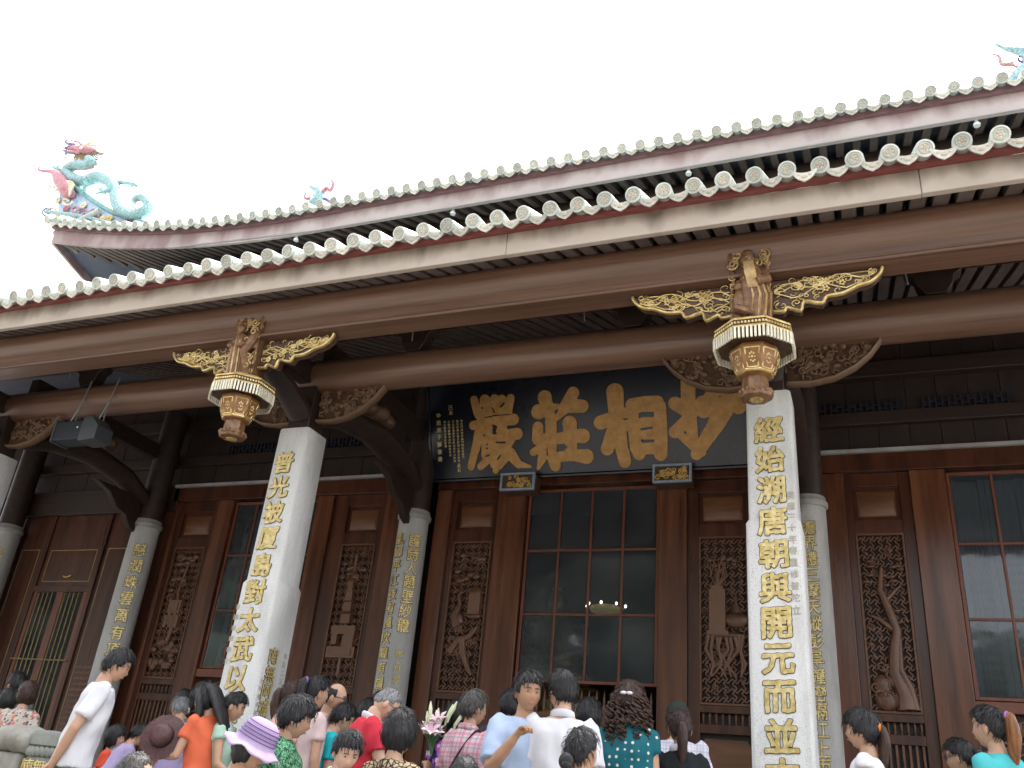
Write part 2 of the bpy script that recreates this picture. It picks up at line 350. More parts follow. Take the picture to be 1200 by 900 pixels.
_gl = {}
def glyph_sdf(ch, N=52):
    if ch in _gl: return _gl[ch]
    c = bpy.data.curves.new('g', 'FONT'); c.body = ch; c.fill_mode = 'NONE'; c.resolution_u = 3
    o = bpy.data.objects.new('g', c); col.objects.link(o)
    dg = bpy.context.evaluated_depsgraph_get(); me = bpy.data.meshes.new_from_object(o.evaluated_get(dg))
    P = np.array([v.co[:2] for v in me.vertices]); Eg = np.array([e.vertices[:] for e in me.edges])
    bpy.data.objects.remove(o); bpy.data.meshes.remove(me); bpy.data.curves.remove(c)
    lo, hi = P.min(0), P.max(0); ctr = (lo + hi) / 2; sc = max(hi - lo); P = (P - ctr) / sc
    g = np.linspace(-0.62, 0.62, N); X, Z = np.meshgrid(g, g); Q = np.stack([X.ravel(), Z.ravel()], 1)
    A = P[Eg[:, 0]]; B = P[Eg[:, 1]]; d = B - A
    t = np.clip(((Q[:, None] - A) * d).sum(-1) / ((d * d).sum(-1) + 1e-12), 0, 1)
    dist = np.linalg.norm(Q[:, None] - (A + t[..., None] * d), axis=-1).min(1)
    y0, y1 = A[:, 1], B[:, 1]; qy = Q[:, 1][:, None]
    up = (y0 <= qy) & (y1 > qy); dn = (y1 <= qy) & (y0 > qy)
    xi = A[:, 0] + (qy - y0) / np.where(np.abs(y1 - y0) < 1e-12, 1e-12, y1 - y0) * (B[:, 0] - A[:, 0])
    w = ((up & (xi > Q[:, 0][:, None])).sum(1) - (dn & (xi > Q[:, 0][:, None])).sum(1))
    D = np.where(w != 0, -dist, dist).reshape(N, N)
    _gl[ch] = (D, g); return _gl[ch]

def character(ch, size, parent, at, mats=('charedge', 'chargold'), bold=0.012, edge=0.022, yaw=0.0, h=0.010, aspect=1.0, N=52, slant=0.06):
    D, g = glyph_sdf(ch, N)
    D = D + 0.015 * np.sin(g[None, :] * 17 + g[:, None] * 9) * np.cos(g[:, None] * 13)      # brush unevenness
    mb = MB(); x = g * size * aspect; z = g * size
    if edge: contour(D, x, z, bold + edge, -h * 0.4, 0.004, mb, 0)
    contour(D, x, z, bold, -h, -h * 0.3, mb, 1 if edge else 0)
    mb.v = [(p[0], p[1], p[2] + p[0] * slant) for p in mb.v]        # brush hands rise to the right
    o = mb.build('character', list(mats) if edge else [mats[-1]], parent, local=True, ang=60)
    o.location = np.array(at) - WO[parent]; o.rotation_euler = (0, 0, yaw)
    return o
# ------------------------------------------------------------------ ground, terrace, steps
TZ = -0.9                                            # terrace floor relative to the eye
def gz(y):
    for lim, z in ((4.25, -1.6), (4.6, -1.425), (4.95, -1.25), (5.3, -1.075)):
        if y < lim: return z
    return TZ
m = MB(); m.box(-300, 300, -300, 300, -1.9, -1.6); tag(m.build('ground', 'ground'), kind='structure')
m = MB(); m.box(-40, 32, 5.3, 60, -1.598, TZ); tag(m.build('terrace', 'ground'), kind='structure')
m = MB()
for y, z in ((4.25, -1.425), (4.6, -1.25), (4.95, -1.075)): m.box(-14, 7, y, y + 0.349, -1.597, z)
tag(m.build('steps', 'ground'), kind='structure')

# ------------------------------------------------------------------ the hall
hall = empty('temple_hall', (-3.9, 12.65, TZ), 'dark timber temple hall with two tiers of glazed tile eaves and granite columns', 'temple')
def part(mb, name, mats, parent=None, **k): return mb.build(name, mats, parent or hall, **k)

FX = (-0.86, -7.06, -12.95)                          # front column axes
IX = (-0.73, -7.05, -12.85, -16.55)                  # inner column axes
YF, YI, YW = 9.25, 12.65, 13.0

# ---- granite front columns (square, chamfered, a little stouter below)
def sq(h, ch): return [(-h + ch, -h), (h - ch, -h), (h, -h + ch), (h, h - ch), (h - ch, h), (-h + ch, h), (-h, h - ch), (-h, -h + ch)]
front_cols = []
for x, zn in zip(FX, (2.86, 2.25, 2.3)):
    mb = MB(); rings = []
    for z, h in ((TZ + 0.25, 0.285), (zn - 0.02, 0.272), (zn + 0.03, 0.245), (4.33, 0.236), (4.35, 0.225)): rings.append([(x + a, YF + b, z) for a, b in sq(h, 0.03)])
    V = [p for r in rings for p in r]; n = 8
    F = [(i * n + k, i * n + (k + 1) % n, (i + 1) * n + (k + 1) % n, (i + 1) * n + k) for i in range(len(rings) - 1) for k in range(n)]
    F += [tuple(range(n))[::-1], tuple((len(rings) - 1) * n + k for k in range(n))]
    mb.add(V, F); 
    c = part(mb, 'stone_column', 'stone'); front_cols.append(c)
    b = MB(); b.box(x - 0.40, x + 0.40, YF - 0.40, YF + 0.40, TZ, TZ + 0.249); part(b, 'plinth', 'stonecap', c, bev=0.02)
yc = YF - 0.262
def col_face(z, zn): return YF - (0.245 if z > zn else 0.272 + 0.013 * (zn - z) / 3.1) - 0.002
for i, ch in enumerate('經始溯唐朝與開元而並古'):
    z = 3.88 - 0.3425 * i; character(ch, 0.285, front_cols[0], (-0.865, col_face(z, 2.86), z), bold=0.030)
for i, ch in enumerate('普光被厦島對太武以增輝'):
    z = 3.84 - 0.3455 * i; character(ch, 0.285, front_cols[1], (-7.09, col_face(z, 2.25), z), bold=0.030)
for i, ch in enumerate('南無阿彌陀佛'):
    z = 1.38 - 0.205 * i; character(ch, 0.19, front_cols[1], (-7.06 + 0.278 + 0.012 * (2.2 - z) / 3.1, YF - 0.08, z), mats=('charedge', 'chargold'), yaw=math.pi / 2, bold=0.004)
for i, ch in enumerate('佛曆二五四七年歲次甲申'):
    z = 1.42 - 0.10 * i; character(ch, 0.07, front_cols[1], (-7.06 + 0.279 + 0.012 * (2.2 - z) / 3.1, YF + 0.16, z), mats=('charpale',), edge=0, yaw=math.pi / 2, N=30, h=0.003)
for i, ch in enumerate('壬午年仲秋重修立'):
    z = 1.08 - 0.09 * i; character(ch, 0.055, front_cols[1], (-7.06 + 0.279 + 0.012 * (2.2 - z) / 3.1, YF - 0.21, z), mats=('charpale',), edge=0, yaw=math.pi / 2, N=30, h=0.003)
for i, ch in enumerate('曾國藩題贈立'):
    z = 1.93 - 0.13 * i; character(ch, 0.062, front_cols[1], (-7.30, col_face(z, 2.25), z), mats=('charpale',), edge=0, N=30, h=0.003)
for i, ch in enumerate('佛曆三十年春重修普陀立'):
    z = 3.13 - 0.118 * i; character(ch, 0.08, front_cols[0], (-0.675, col_face(z, 2.86), z), mats=('charpale',), edge=0, N=30, h=0.003)

# ---- round inner columns with gilt couplets
inner_cols = []
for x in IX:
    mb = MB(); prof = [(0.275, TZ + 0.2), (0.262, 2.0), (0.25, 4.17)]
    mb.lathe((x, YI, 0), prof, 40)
    c = part(mb, 'round_column', 'stone_shaded'); inner_cols.append(c)
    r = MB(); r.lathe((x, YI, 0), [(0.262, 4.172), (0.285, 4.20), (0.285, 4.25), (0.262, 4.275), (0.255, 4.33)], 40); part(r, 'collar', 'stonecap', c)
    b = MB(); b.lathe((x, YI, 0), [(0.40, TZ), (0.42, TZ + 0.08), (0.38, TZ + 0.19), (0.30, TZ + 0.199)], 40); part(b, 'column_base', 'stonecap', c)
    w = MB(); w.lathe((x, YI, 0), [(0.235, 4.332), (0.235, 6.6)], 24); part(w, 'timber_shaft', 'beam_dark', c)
def on_round(ch, c, xa, ang, z, size, **k):
    r = 0.255 + 0.012 * max(0, (4.17 - z) / 4.5)
    a = math.radians(ang)                           # 0 = facing the court, positive = towards +X
    character(ch, size, c, (xa + math.sin(a) * r, YI - math.cos(a) * r, z), yaw=a, aspect=0.9, **k)
for i, ch in enumerate('灋界禮三摩天縱彭阜鐘巒隔江上兩'):
    on_round(ch, inner_cols[0], IX[0], 4, 3.83 - 0.2195 * i, 0.20, bold=0.014, mats=('charedge', 'chargold'), edge=0.03)
for i, ch in enumerate('護詩人題壁紗籠'):
    on_round(ch, inner_cols[1], IX[1], 42, 3.78 - 0.228 * i, 0.21, bold=0.016, edge=0.03)
for i, ch in enumerate('敬舟景峰'):
    on_round(ch, inner_cols[1], IX[1], 42, 1.97 - 0.19 * i, 0.13, bold=0.0, edge=0.03)
for i, ch in enumerate('亂蟬平江夜有風吹鐘有韻'):
    on_round(ch, inner_cols[1], IX[1], -15, 3.80 - 0.228 * i, 0.18, bold=0.012, edge=0.04)
for i, ch in enumerate('慈潤珠雲萬有頂禪心'):
    on_round(ch, inner_cols[2], IX[2], 42, 3.72 - 0.305 * i, 0.24, bold=0.016, edge=0.03)
on_round('法', inner_cols[3], IX[3], 42, 3.72, 0.22, bold=0.004)

# ---- beams along the porch
def sweep_x(prof, x0, x1, nx=2): 
    mb = MB(); n = len(prof); xs = np.linspace(x0, x1, nx)
    V = [(x, y, z) for x in xs for y, z in prof]
    F = [(i * n + k, i * n + (k + 1) % n, (i + 1) * n + (k + 1) % n, (i + 1) * n + k) for i in range(nx - 1) for k in range(n)]
    F += [tuple(range(n)), tuple((nx - 1) * n + k for k in range(n))]
    mb.add(V, F); return mb
arc = lambda cy_, cz_, r, a0, a1, n: [(cy_ + r * math.cos(math.radians(a0 + (a1 - a0) * i / n)), cz_ + r * math.sin(math.radians(a0 + (a1 - a0) * i / n))) for i in range(n + 1)]
# eave beam: rounded purlin over a flat board with a bead along its lower edge
pf = arc(7.86, 5.42, 0.20, 225, 0, 20) + [(8.02, 5.28), (8.02, 5.02), (7.72, 5.02)] + arc(7.725, 5.045, 0.025, 270, 90, 6) + [(7.745, 5.075), (7.745, 5.24)]
part(sweep_x(pf, -24, 9), 'eave_beam', 'beam', ang=35)
# round tie beam over the columns, thick and polished
mb = MB(); mb.tube([(-24, YF, 5.19), (9, YF, 5.19)], 0.25, seg=36, caps=True); part(mb, 'round_beam', 'beam')
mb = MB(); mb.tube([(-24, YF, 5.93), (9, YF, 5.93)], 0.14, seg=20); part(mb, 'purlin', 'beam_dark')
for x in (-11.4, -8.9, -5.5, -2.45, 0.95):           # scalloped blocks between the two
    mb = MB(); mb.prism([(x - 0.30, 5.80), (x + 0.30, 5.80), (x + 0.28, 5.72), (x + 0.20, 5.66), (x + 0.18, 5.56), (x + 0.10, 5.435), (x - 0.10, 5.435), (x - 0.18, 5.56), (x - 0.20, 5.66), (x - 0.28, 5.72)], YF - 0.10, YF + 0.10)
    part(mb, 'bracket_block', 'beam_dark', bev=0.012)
for x in (-11.3, -5.3, -2.95, 0.63, -8.2):               # pale hanger rods of old lanterns
    mb = MB(); mb.tube([(x, 8.75, 5.62), (x + 0.02, 8.75, 5.34)], 0.008, seg=6); part(mb, 'hanger_rod', 'metal')
# timber blocks from column head to beam, cross beams back to the wall, arched braces
for x, xi in zip(FX, IX):
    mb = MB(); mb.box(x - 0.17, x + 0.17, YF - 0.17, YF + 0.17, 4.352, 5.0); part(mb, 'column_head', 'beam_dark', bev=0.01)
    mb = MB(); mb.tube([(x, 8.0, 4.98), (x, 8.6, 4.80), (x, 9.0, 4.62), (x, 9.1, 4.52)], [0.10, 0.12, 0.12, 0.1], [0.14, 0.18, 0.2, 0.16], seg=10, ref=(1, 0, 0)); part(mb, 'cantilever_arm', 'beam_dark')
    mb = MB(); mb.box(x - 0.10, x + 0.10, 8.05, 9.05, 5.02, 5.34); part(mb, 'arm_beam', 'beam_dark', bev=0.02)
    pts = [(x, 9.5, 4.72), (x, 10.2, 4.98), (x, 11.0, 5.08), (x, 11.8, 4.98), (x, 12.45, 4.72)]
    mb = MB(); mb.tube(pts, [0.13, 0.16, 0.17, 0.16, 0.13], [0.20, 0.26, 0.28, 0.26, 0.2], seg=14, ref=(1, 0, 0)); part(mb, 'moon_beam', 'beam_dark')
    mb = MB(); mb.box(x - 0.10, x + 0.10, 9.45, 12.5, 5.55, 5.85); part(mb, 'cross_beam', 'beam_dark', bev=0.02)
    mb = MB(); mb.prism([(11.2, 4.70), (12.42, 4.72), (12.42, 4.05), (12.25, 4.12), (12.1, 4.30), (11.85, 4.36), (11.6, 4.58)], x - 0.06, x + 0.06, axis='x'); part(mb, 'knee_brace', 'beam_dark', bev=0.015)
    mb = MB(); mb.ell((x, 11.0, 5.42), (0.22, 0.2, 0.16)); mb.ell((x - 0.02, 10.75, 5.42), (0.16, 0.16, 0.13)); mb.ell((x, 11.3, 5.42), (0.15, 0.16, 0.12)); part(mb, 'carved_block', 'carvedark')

# ---- timber wall of the hall
def board(x0, x1, z0, z1, name, mat, y0=YW - 0.05, y1=YW + 0.12, parent=None, bev=0.008):
    mb = MB(); mb.box(x0, x1, y0, y1, z0, z1); return part(mb, name, mat, parent, bev=bev)
for x0, x1 in ((-12.5, -12.42), (-11.5, -11.13), (-9.25, -8.9), (-7.8, -7.30), (-6.80, -6.52), (-5.66, -5.15), (-2.93, -2.50), (-1.50, -1.0), (-0.52, -0.22), (0.66, 1.12), (3.32, 3.9)):
    board(x0, x1, TZ, 4.80, 'post', 'post', YW - 0.09, YW + 0.14)
for x0, x1 in ((-12.6, -7.3), (-6.8, -1.0), (-0.52, 4.2)):
    board(x0, x1, 4.803, 5.08, 'lintel', 'door', YW - 0.12, YW + 0.13)
    mb = MB(); mb.box(x0, x1, YW - 0.17, YW + 0.1, 5.082, 5.135); part(mb, 'lintel_moulding', 'stonecap')
# painted plank wall, boards above the lintel (dim) with two rails
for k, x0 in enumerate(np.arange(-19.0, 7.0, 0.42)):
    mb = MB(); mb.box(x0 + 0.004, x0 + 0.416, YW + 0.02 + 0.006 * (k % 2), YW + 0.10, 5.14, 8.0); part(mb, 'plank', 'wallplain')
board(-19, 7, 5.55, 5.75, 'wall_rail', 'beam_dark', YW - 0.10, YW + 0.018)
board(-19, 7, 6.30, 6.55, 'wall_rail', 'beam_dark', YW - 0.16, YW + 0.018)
# blue fret strip between the rails
for x0 in (-0.5, 0.95, -9.4, -11.6):
    mb = MB()
    for i in range(14):
        x = x0 + i * 0.085
        mb.box(x, x + 0.03, YW - 0.06, YW - 0.02, 5.77, 5.95); mb.box(x + 0.032, x + 0.083, YW - 0.055, YW - 0.025, 5.80 + 0.06 * (i % 2), 5.83 + 0.06 * (i % 2))
    part(mb, 'fret_strip', 'bluegrey_dark')

def sdf_strokes(strokes, holes, x, z):
    X, Z = np.meshgrid(x, z); D = np.full(X.shape, 9.0)
    for st in strokes:
        for (ax, az, ar), (bx, bz, br) in zip(st[:-1], st[1:]):
            dx, dz = bx - ax, bz - az; L2 = dx * dx + dz * dz + 1e-9
            t = np.clip(((X - ax) * dx + (Z - az) * dz) / L2, 0, 1)
            D = np.minimum(D, np.hypot(X - ax - t * dx, Z - az - t * dz) - (ar + (br - ar) * t))
    for st in holes:
        for (ax, az, ar), (bx, bz, br) in zip(st[:-1], st[1:]):
            dx, dz = bx - ax, bz - az; L2 = dx * dx + dz * dz + 1e-9
            t = np.clip(((X - ax) * dx + (Z - az) * dz) / L2, 0, 1)
            D = np.maximum(D, -(np.hypot(X - ax - t * dx, Z - az - t * dz) - (ar + (br - ar) * t)))
    return D

# key-fret lattice shared by every carved door leaf: hooked crosses set on the diagonal
def fret(w, h, u=0.044, bw=0.016, d=0.03):
    mb = MB(); c = math.sqrt(0.5)
    def P(a, b): return ((a - b) * c * u, (a + b) * c * u)
    n = int((w + h) / u) + 8; seen = set()
    def seg(a0, b0, a1, b1):
        k = (min((a0, b0), (a1, b1)), max((a0, b0), (a1, b1)))
        if k in seen: return
        seen.add(k)
        x0, z0 = P(*k[0]); x1, z1 = P(*k[1])
        # clip to the opening
        t0, t1 = 0.0, 1.0
        for p, dq, lo, hi in ((x0, x1 - x0, -w / 2, w / 2), (z0, z1 - z0, -h / 2, h / 2)):
            if abs(dq) < 1e-9:
                if p < lo or p > hi: return
            else:
                a, b = (lo - p) / dq, (hi - p) / dq
                if a > b: a, b = b, a
                t0, t1 = max(t0, a), min(t1, b)
        if t1 - t0 < 0.05: return
        dd = d * (0.5 if abs(k[0][0] - k[1][0]) > 0 else 0.47)
        mb.bar((x0 + (x1 - x0) * t0, 0, z0 + (z1 - z0) * t0), (x0 + (x1 - x0) * t1, 0, z0 + (z1 - z0) * t1), bw, dd * 2)
    R = int(n / 4) + 2
    for i in range(-R, R):
        for j in range(-R, R):
            a, b = 4 * i + 2 * (j % 2) * 1, 2 * j * 1
            a, b = 4 * i + (2 if j % 2 else 0), 2 * j
            s = 1
            xx, zz = P(a, b)
            if abs(xx) > w / 2 + 0.2 or abs(zz) > h / 2 + 0.2: continue
            for dx, dz in ((1, 0), (0, 1), (-1, 0), (0, -1)):
                seg(a, b, a + dx, b + dz); seg(a + dx, b + dz, a + dx - dz, b + dz + dx)
    return mb
fret_mesh = None
def swirl(mb, cx_, cz_, r, y, turns=1.4, sgn=1, a0=0.0, tr=0.008, seg=5, stretch=1.0, m=0):
    pts = []
    for i in range(15):
        t = i / 14; a = a0 + sgn * turns * 2 * math.pi * t; rr = r * (1 - 0.8 * t)
        pts.append((cx_ + rr * math.cos(a) * stretch, y - 0.012 * t, cz_ + rr * math.sin(a)))
    mb.tube(pts, [tr * (1 - 0.35 * i / 14) for i in range(15)], seg=seg, m=m)

def relief(kind, x, z0):
    """carved picture in front of the fret: vase, tree, pagoda, bird"""
    mb = MB(); y = YW - 0.035; r = random.Random(kind)
    E = lambda cx_, cz_, rx, rz, ry=0.045: mb.ell((x + cx_, y, z0 + cz_), (rx, ry, rz), 12, 8)
    T = lambda pts, rad: mb.tube([(x + a, y - 0.01, z0 + b) for a, b in pts], rad, [q * 0.8 for q in (rad if hasattr(rad, '__len__') else [rad] * len(pts))], seg=8, ref=(0, 1, 0))
    L = lambda prof, cx_, cz_: mb.lathe((x + cx_, y, z0 + cz_), prof, 16, sy=0.35)
    if kind == 1:                                     # square vase and censer on a root stand
        mb.cbox((x - 0.09, y, z0 + 1.25), (0.115, 0.05, 0.30)); mb.cbox((x - 0.09, y, z0 + 0.93), (0.15, 0.055, 0.03)); mb.cbox((x - 0.09, y, z0 + 1.57), (0.085, 0.045, 0.03))
        L([(0.10, 0), (0.17, 0.06), (0.18, 0.12), (0.13, 0.17), (0.05, 0.20), (0.05, 0.27), (0.02, 0.34), (0.01, 0.46)], 0.17, 1.02)
        E(0.02, 0.90, 0.27, 0.05)
        for k in range(9):
            a = -0.22 + k * 0.06; T([(a, 0.9), (a + r.uniform(-0.06, 0.06), 0.70), (a + r.uniform(-0.10, 0.10), 0.5), (a * 1.15 + r.uniform(-0.08, 0.08), 0.33)], [0.030, 0.026, 0.024, 0.012])
        for k in range(7): swirl(mb, x + r.uniform(-0.22, 0.24), z0 + r.uniform(0.35, 0.7), 0.06, y, sgn=r.choice((-1, 1)), tr=0.014)
        for k in range(9): T([(-0.09, 1.58), (-0.09 + r.uniform(-0.1, 0.15), 1.75), (-0.05 + r.uniform(-0.15, 0.2), 1.9 + r.uniform(0, 0.15))], [0.012, 0.01, 0.008]); 
        for k in range(10): E(-0.05 + r.uniform(-0.15, 0.22), 1.85 + r.uniform(-0.08, 0.2), 0.04, 0.035, 0.02)
    elif kind == 2:                                   # old pine rising from a rock
        T([(0.14, 0.0), (0.12, 0.2), (0.02, 0.45), (0.05, 0.75), (0.10, 1.0), (0.02, 1.3), (-0.06, 1.55), (-0.02, 1.85)], [0.13, 0.10, 0.075, 0.075, 0.06, 0.055, 0.04, 0.02])
        T([(0.22, 0.0), (0.20, 0.25), (0.10, 0.5), (0.12, 0.9), (0.07, 1.2)], [0.07, 0.05, 0.04, 0.03, 0.02])
        T([(0.08, 1.0), (-0.10, 1.15), (-0.20, 1.2)], [0.035, 0.025, 0.012]); T([(0.0, 1.4), (0.14, 1.55), (0.2, 1.6)], [0.03, 0.02, 0.01])
        E(-0.10, 0.10, 0.14, 0.12); E(-0.14, 0.30, 0.11, 0.13); E(0.05, 0.12, 0.1, 0.12); E(-0.02, 0.35, 0.09, 0.09)
        for k in range(10): swirl(mb, x + r.uniform(-0.25, 0.05), z0 + r.uniform(0.08, 0.6), 0.07, y - 0.02, sgn=r.choice((-1, 1)), tr=0.015)
        for k in range(12): E(r.uniform(-0.24, 0.22), 1.5 + r.uniform(0, 0.5), 0.05, 0.025, 0.02)
    elif kind == 3:                                   # tiered pagoda on a scroll table
        for k, (w_, zz) in enumerate(((0.13, 1.05), (0.11, 1.25), (0.09, 1.43), (0.07, 1.6))):
            mb.cbox((x, y, z0 + zz), (w_ * 0.7, 0.045, 0.08)); L([(w_ * 1.35, 0), (w_ * 0.8, 0.05), (w_ * 0.5, 0.07)], 0, zz + 0.07)
        L([(0.03, 0), (0.02, 0.1), (0.004, 0.22)], 0, 1.74)
        mb.cbox((x, y, z0 + 0.86), (0.23, 0.05, 0.07)); mb.cbox((x - 0.15, y, z0 + 0.72), (0.05, 0.045, 0.10)); mb.cbox((x + 0.13, y, z0 + 0.70), (0.09, 0.045, 0.12))
        mb.cbox((x, y, z0 + 0.50), (0.27, 0.035, 0.09)); mb.cbox((x, y - 0.02, z0 + 0.50), (0.20, 0.03, 0.05))
        for k in range(8): swirl(mb, x - 0.2 + k * 0.057, z0 + 0.50, 0.045, y - 0.03, sgn=(-1) ** k, tr=0.010)
        mb.box(x - 0.025, x + 0.025, y + 0.0, y + 0.03, z0 + 0.12, z0 + 2.15)
        for k in range(8): E(r.uniform(-0.2, 0.2), 1.75 + r.uniform(0, 0.3), 0.05, 0.04, 0.02)
    elif kind == 4:                                   # crane by a lantern on twisting branches
        T([(-0.20, 0.55), (-0.05, 0.75), (0.12, 0.80), (0.24, 0.95)], [0.06, 0.055, 0.05, 0.03]); T([(0.0, 0.75), (0.06, 0.5), (0.16, 0.3), (0.22, 0.22)], [0.06, 0.05, 0.04, 0.02])
        T([(-0.1, 0.95), (-0.18, 1.1), (-0.10, 1.3), (-0.14, 1.45), (-0.08, 1.5)], [0.09, 0.07, 0.035, 0.03, 0.02])
        E(-0.12, 1.05, 0.10, 0.13); mb.cbox((x + 0.16, y, z0 + 1.32), (0.10, 0.05, 0.17)); L([(0.15, 0), (0.11, 0.07), (0.03, 0.11)], 0.16, 1.48); E(0.16, 1.12, 0.12, 0.05)
        for k in range(9): E(r.uniform(-0.25, 0.25), 1.65 + r.uniform(0, 0.5), 0.06, 0.05, 0.03)
        for k in range(9): swirl(mb, x + r.uniform(-0.2, 0.2), z0 + r.uniform(0.4, 0.95), 0.07, y - 0.01, sgn=r.choice((-1, 1)), tr=0.016)
        for k in range(4): swirl(mb, x + r.uniform(-0.15, 0.2), z0 + r.uniform(1.7, 2.15), 0.07, y - 0.01, tr=0.014)
    else:                                             # figures among rocks and a screen
        for k in range(5): mb.cbox((x - 0.12 + 0.06 * k, y, z0 + 0.95 + 0.05 * (k % 2)), (0.035, 0.05, 0.11)); 
        mb.cbox((x, y, z0 + 1.22), (0.14, 0.04, 0.12)); mb.cbox((x, y - 0.02, z0 + 1.22), (0.09, 0.04, 0.07))
        for k in range(16): E(r.uniform(-0.26, 0.26), r.uniform(0.12, 0.6), r.uniform(0.05, 0.10), r.uniform(0.05, 0.09))
        for k in range(14): E(r.uniform(-0.22, 0.22), 1.5 + r.uniform(0, 0.7), 0.07, 0.05, 0.03)
        for k in range(8): swirl(mb, x + r.uniform(-0.2, 0.2), z0 + r.uniform(0.15, 2.2), 0.08, y - 0.015, sgn=r.choice((-1, 1)), tr=0.016)
        T([(0.0, 0.6), (0.08, 1.1), (-0.02, 1.5), (0.06, 2.0)], [0.04, 0.04, 0.03, 0.02])
    for k in range(26):                               # leaves and tendrils filling the ground
        a, b = r.uniform(-0.27, 0.27), r.uniform(0.1, 2.2)
        if k % 2: swirl(mb, x + a, z0 + b, r.uniform(0.03, 0.06), y + 0.005, sgn=r.choice((-1, 1)), a0=r.uniform(0, 6), tr=0.009)
        else: mb.ell((x + a, y + 0.012, z0 + b), (0.045, 0.018, 0.02), 8, 5, R=rotm(ry=r.uniform(-1.5, 1.5)))
    return mb

spindle_mesh = None
def spindle(parent, x, y, z0, h, r=0.016, name='spindle'):
    global spindle_mesh
    mb = MB(); mb.lathe((x, y, z0), [(r * 0.8, 0), (r * 0.8, h * 0.1), (r * 1.3, h * 0.16), (r * 0.6, h * 0.3), (r * 0.9, h * 0.55), (r * 1.3, h * 0.8), (r * 0.7, h * 0.9), (r * 0.7, h)], 8)
    return part(mb, name, 'panelwood', parent)

def carved_door(x0, x1, o0, o1, kind, low='bars'):
    """leaf: stiles and rails, raised panel on top, fret with relief, spindles, lower grille"""
    global fret_mesh
    mb = MB(); ya, yb = YW - 0.03, YW + 0.05
    mb.box(x0, o0, ya, yb, TZ + 0.05, 4.80); mb.box(o1, x1, ya, yb, TZ + 0.05, 4.80)
    for a, b in ((4.60, 4.80), (3.90, 4.10), (1.40, 1.50), (1.13, 1.25), (-0.85, -0.5)): mb.box(o0, o1, ya + 0.002, yb - 0.002, a, b)
    d = part(mb, 'carved_door', 'door', bev=0.006)
    p = MB(); p.box(o0 + 0.002, o1 - 0.002, YW + 0.02, YW + 0.045, 4.102, 4.598); part(p, 'recessed_panel', 'door', d)
    p = MB(); xm, zm = (o0 + o1) / 2, 4.35; w, h = (o1 - o0) / 2 - 0.06, 0.19
    p.add([(xm - w, YW + 0.0199, zm - h), (xm + w, YW + 0.0199, zm - h), (xm + w, YW + 0.0199, zm + h), (xm - w, YW + 0.0199, zm + h), (xm - w + 0.04, YW - 0.01, zm - h + 0.04), (xm + w - 0.04, YW - 0.01, zm - h + 0.04), (xm + w - 0.04, YW - 0.01, zm + h - 0.04), (xm - w + 0.04, YW - 0.01, zm + h - 0.04)],
          [(0, 1, 5, 4), (1, 2, 6, 5), (2, 3, 7, 6), (3, 0, 4, 7), (4, 5, 6, 7)]); part(p, 'raised_panel', 'panelwood', d)
    # inner bead frame around the fret
    p = MB(); t = 0.028
    p.box(o0 + 0.001, o0 + t, ya - 0.012, ya + 0.03, 1.502, 3.898); p.box(o1 - t, o1 - 0.001, ya - 0.012, ya + 0.03, 1.502, 3.898)
    p.box(o0 + t, o1 - t, ya - 0.011, ya + 0.03, 1.502, 1.502 + t); p.box(o0 + t, o1 - t, ya - 0.011, ya + 0.03, 3.898 - t, 3.898); part(p, 'bead_frame', 'panelwood', d)
    w, h = 0.66, 2.34
    at = ((o0 + o1) / 2, YW + 0.005, 2.70)
    if fret_mesh is None:
        f = fret(w, h); f.v = [(a + at[0], b + at[1], c_ + at[2]) for a, b, c_ in f.v]; fret_mesh = f.build('lattice', 'lattice', d, at=at)
        fret_mesh.scale.x = (o1 - o0 - 0.05) / w
    else:
        o = copy_to(fret_mesh, d, at); o.scale.x = (o1 - o0 - 0.05) / w
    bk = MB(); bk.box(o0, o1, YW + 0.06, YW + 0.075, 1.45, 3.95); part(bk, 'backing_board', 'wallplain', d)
    part(relief(kind, (o0 + o1) / 2, 1.55), 'relief_carving', 'carvewood', d)
    n = 8
    for i in range(n): spindle(d, o0 + (o1 - o0) * (i + 0.5) / n, YW, 1.252, 0.146)
    if low == 'bars':
        for i in range(n):
            xx = o0 + (o1 - o0) * (i + 0.5) / n; p = MB(); p.box(xx - 0.014, xx + 0.014, YW - 0.015, YW + 0.015, -0.499, 1.128); part(p, 'bar', 'panelwood', d)
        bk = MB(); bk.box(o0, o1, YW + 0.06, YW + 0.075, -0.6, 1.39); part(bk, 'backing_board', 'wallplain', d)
    else:
        p = MB(); p.prism([(o0 + 0.02, -0.45), (o1 - 0.02, -0.45), (o1 - 0.02, 0.98), (o1 - 0.08, 1.06), (o0 + 0.08, 1.06), (o0 + 0.02, 0.98)], YW - 0.06, YW - 0.035); part(p, 'plain_panel', 'panelwood', d, bev=0.006)
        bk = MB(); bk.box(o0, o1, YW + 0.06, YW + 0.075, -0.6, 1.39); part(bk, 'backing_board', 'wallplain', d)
    return d
carved_door(-12.42, -11.5, -12.32, -11.60, 5)
carved_door(-8.90, -7.80, -8.60, -7.92, 3)
carved_door(-6.52, -5.66, -6.42, -5.72, 4)
carved_door(-2.50, -1.50, -2.33, -1.62, 1, 'panel')
carved_door(-0.22, 0.66, -0.12, 0.51, 2)

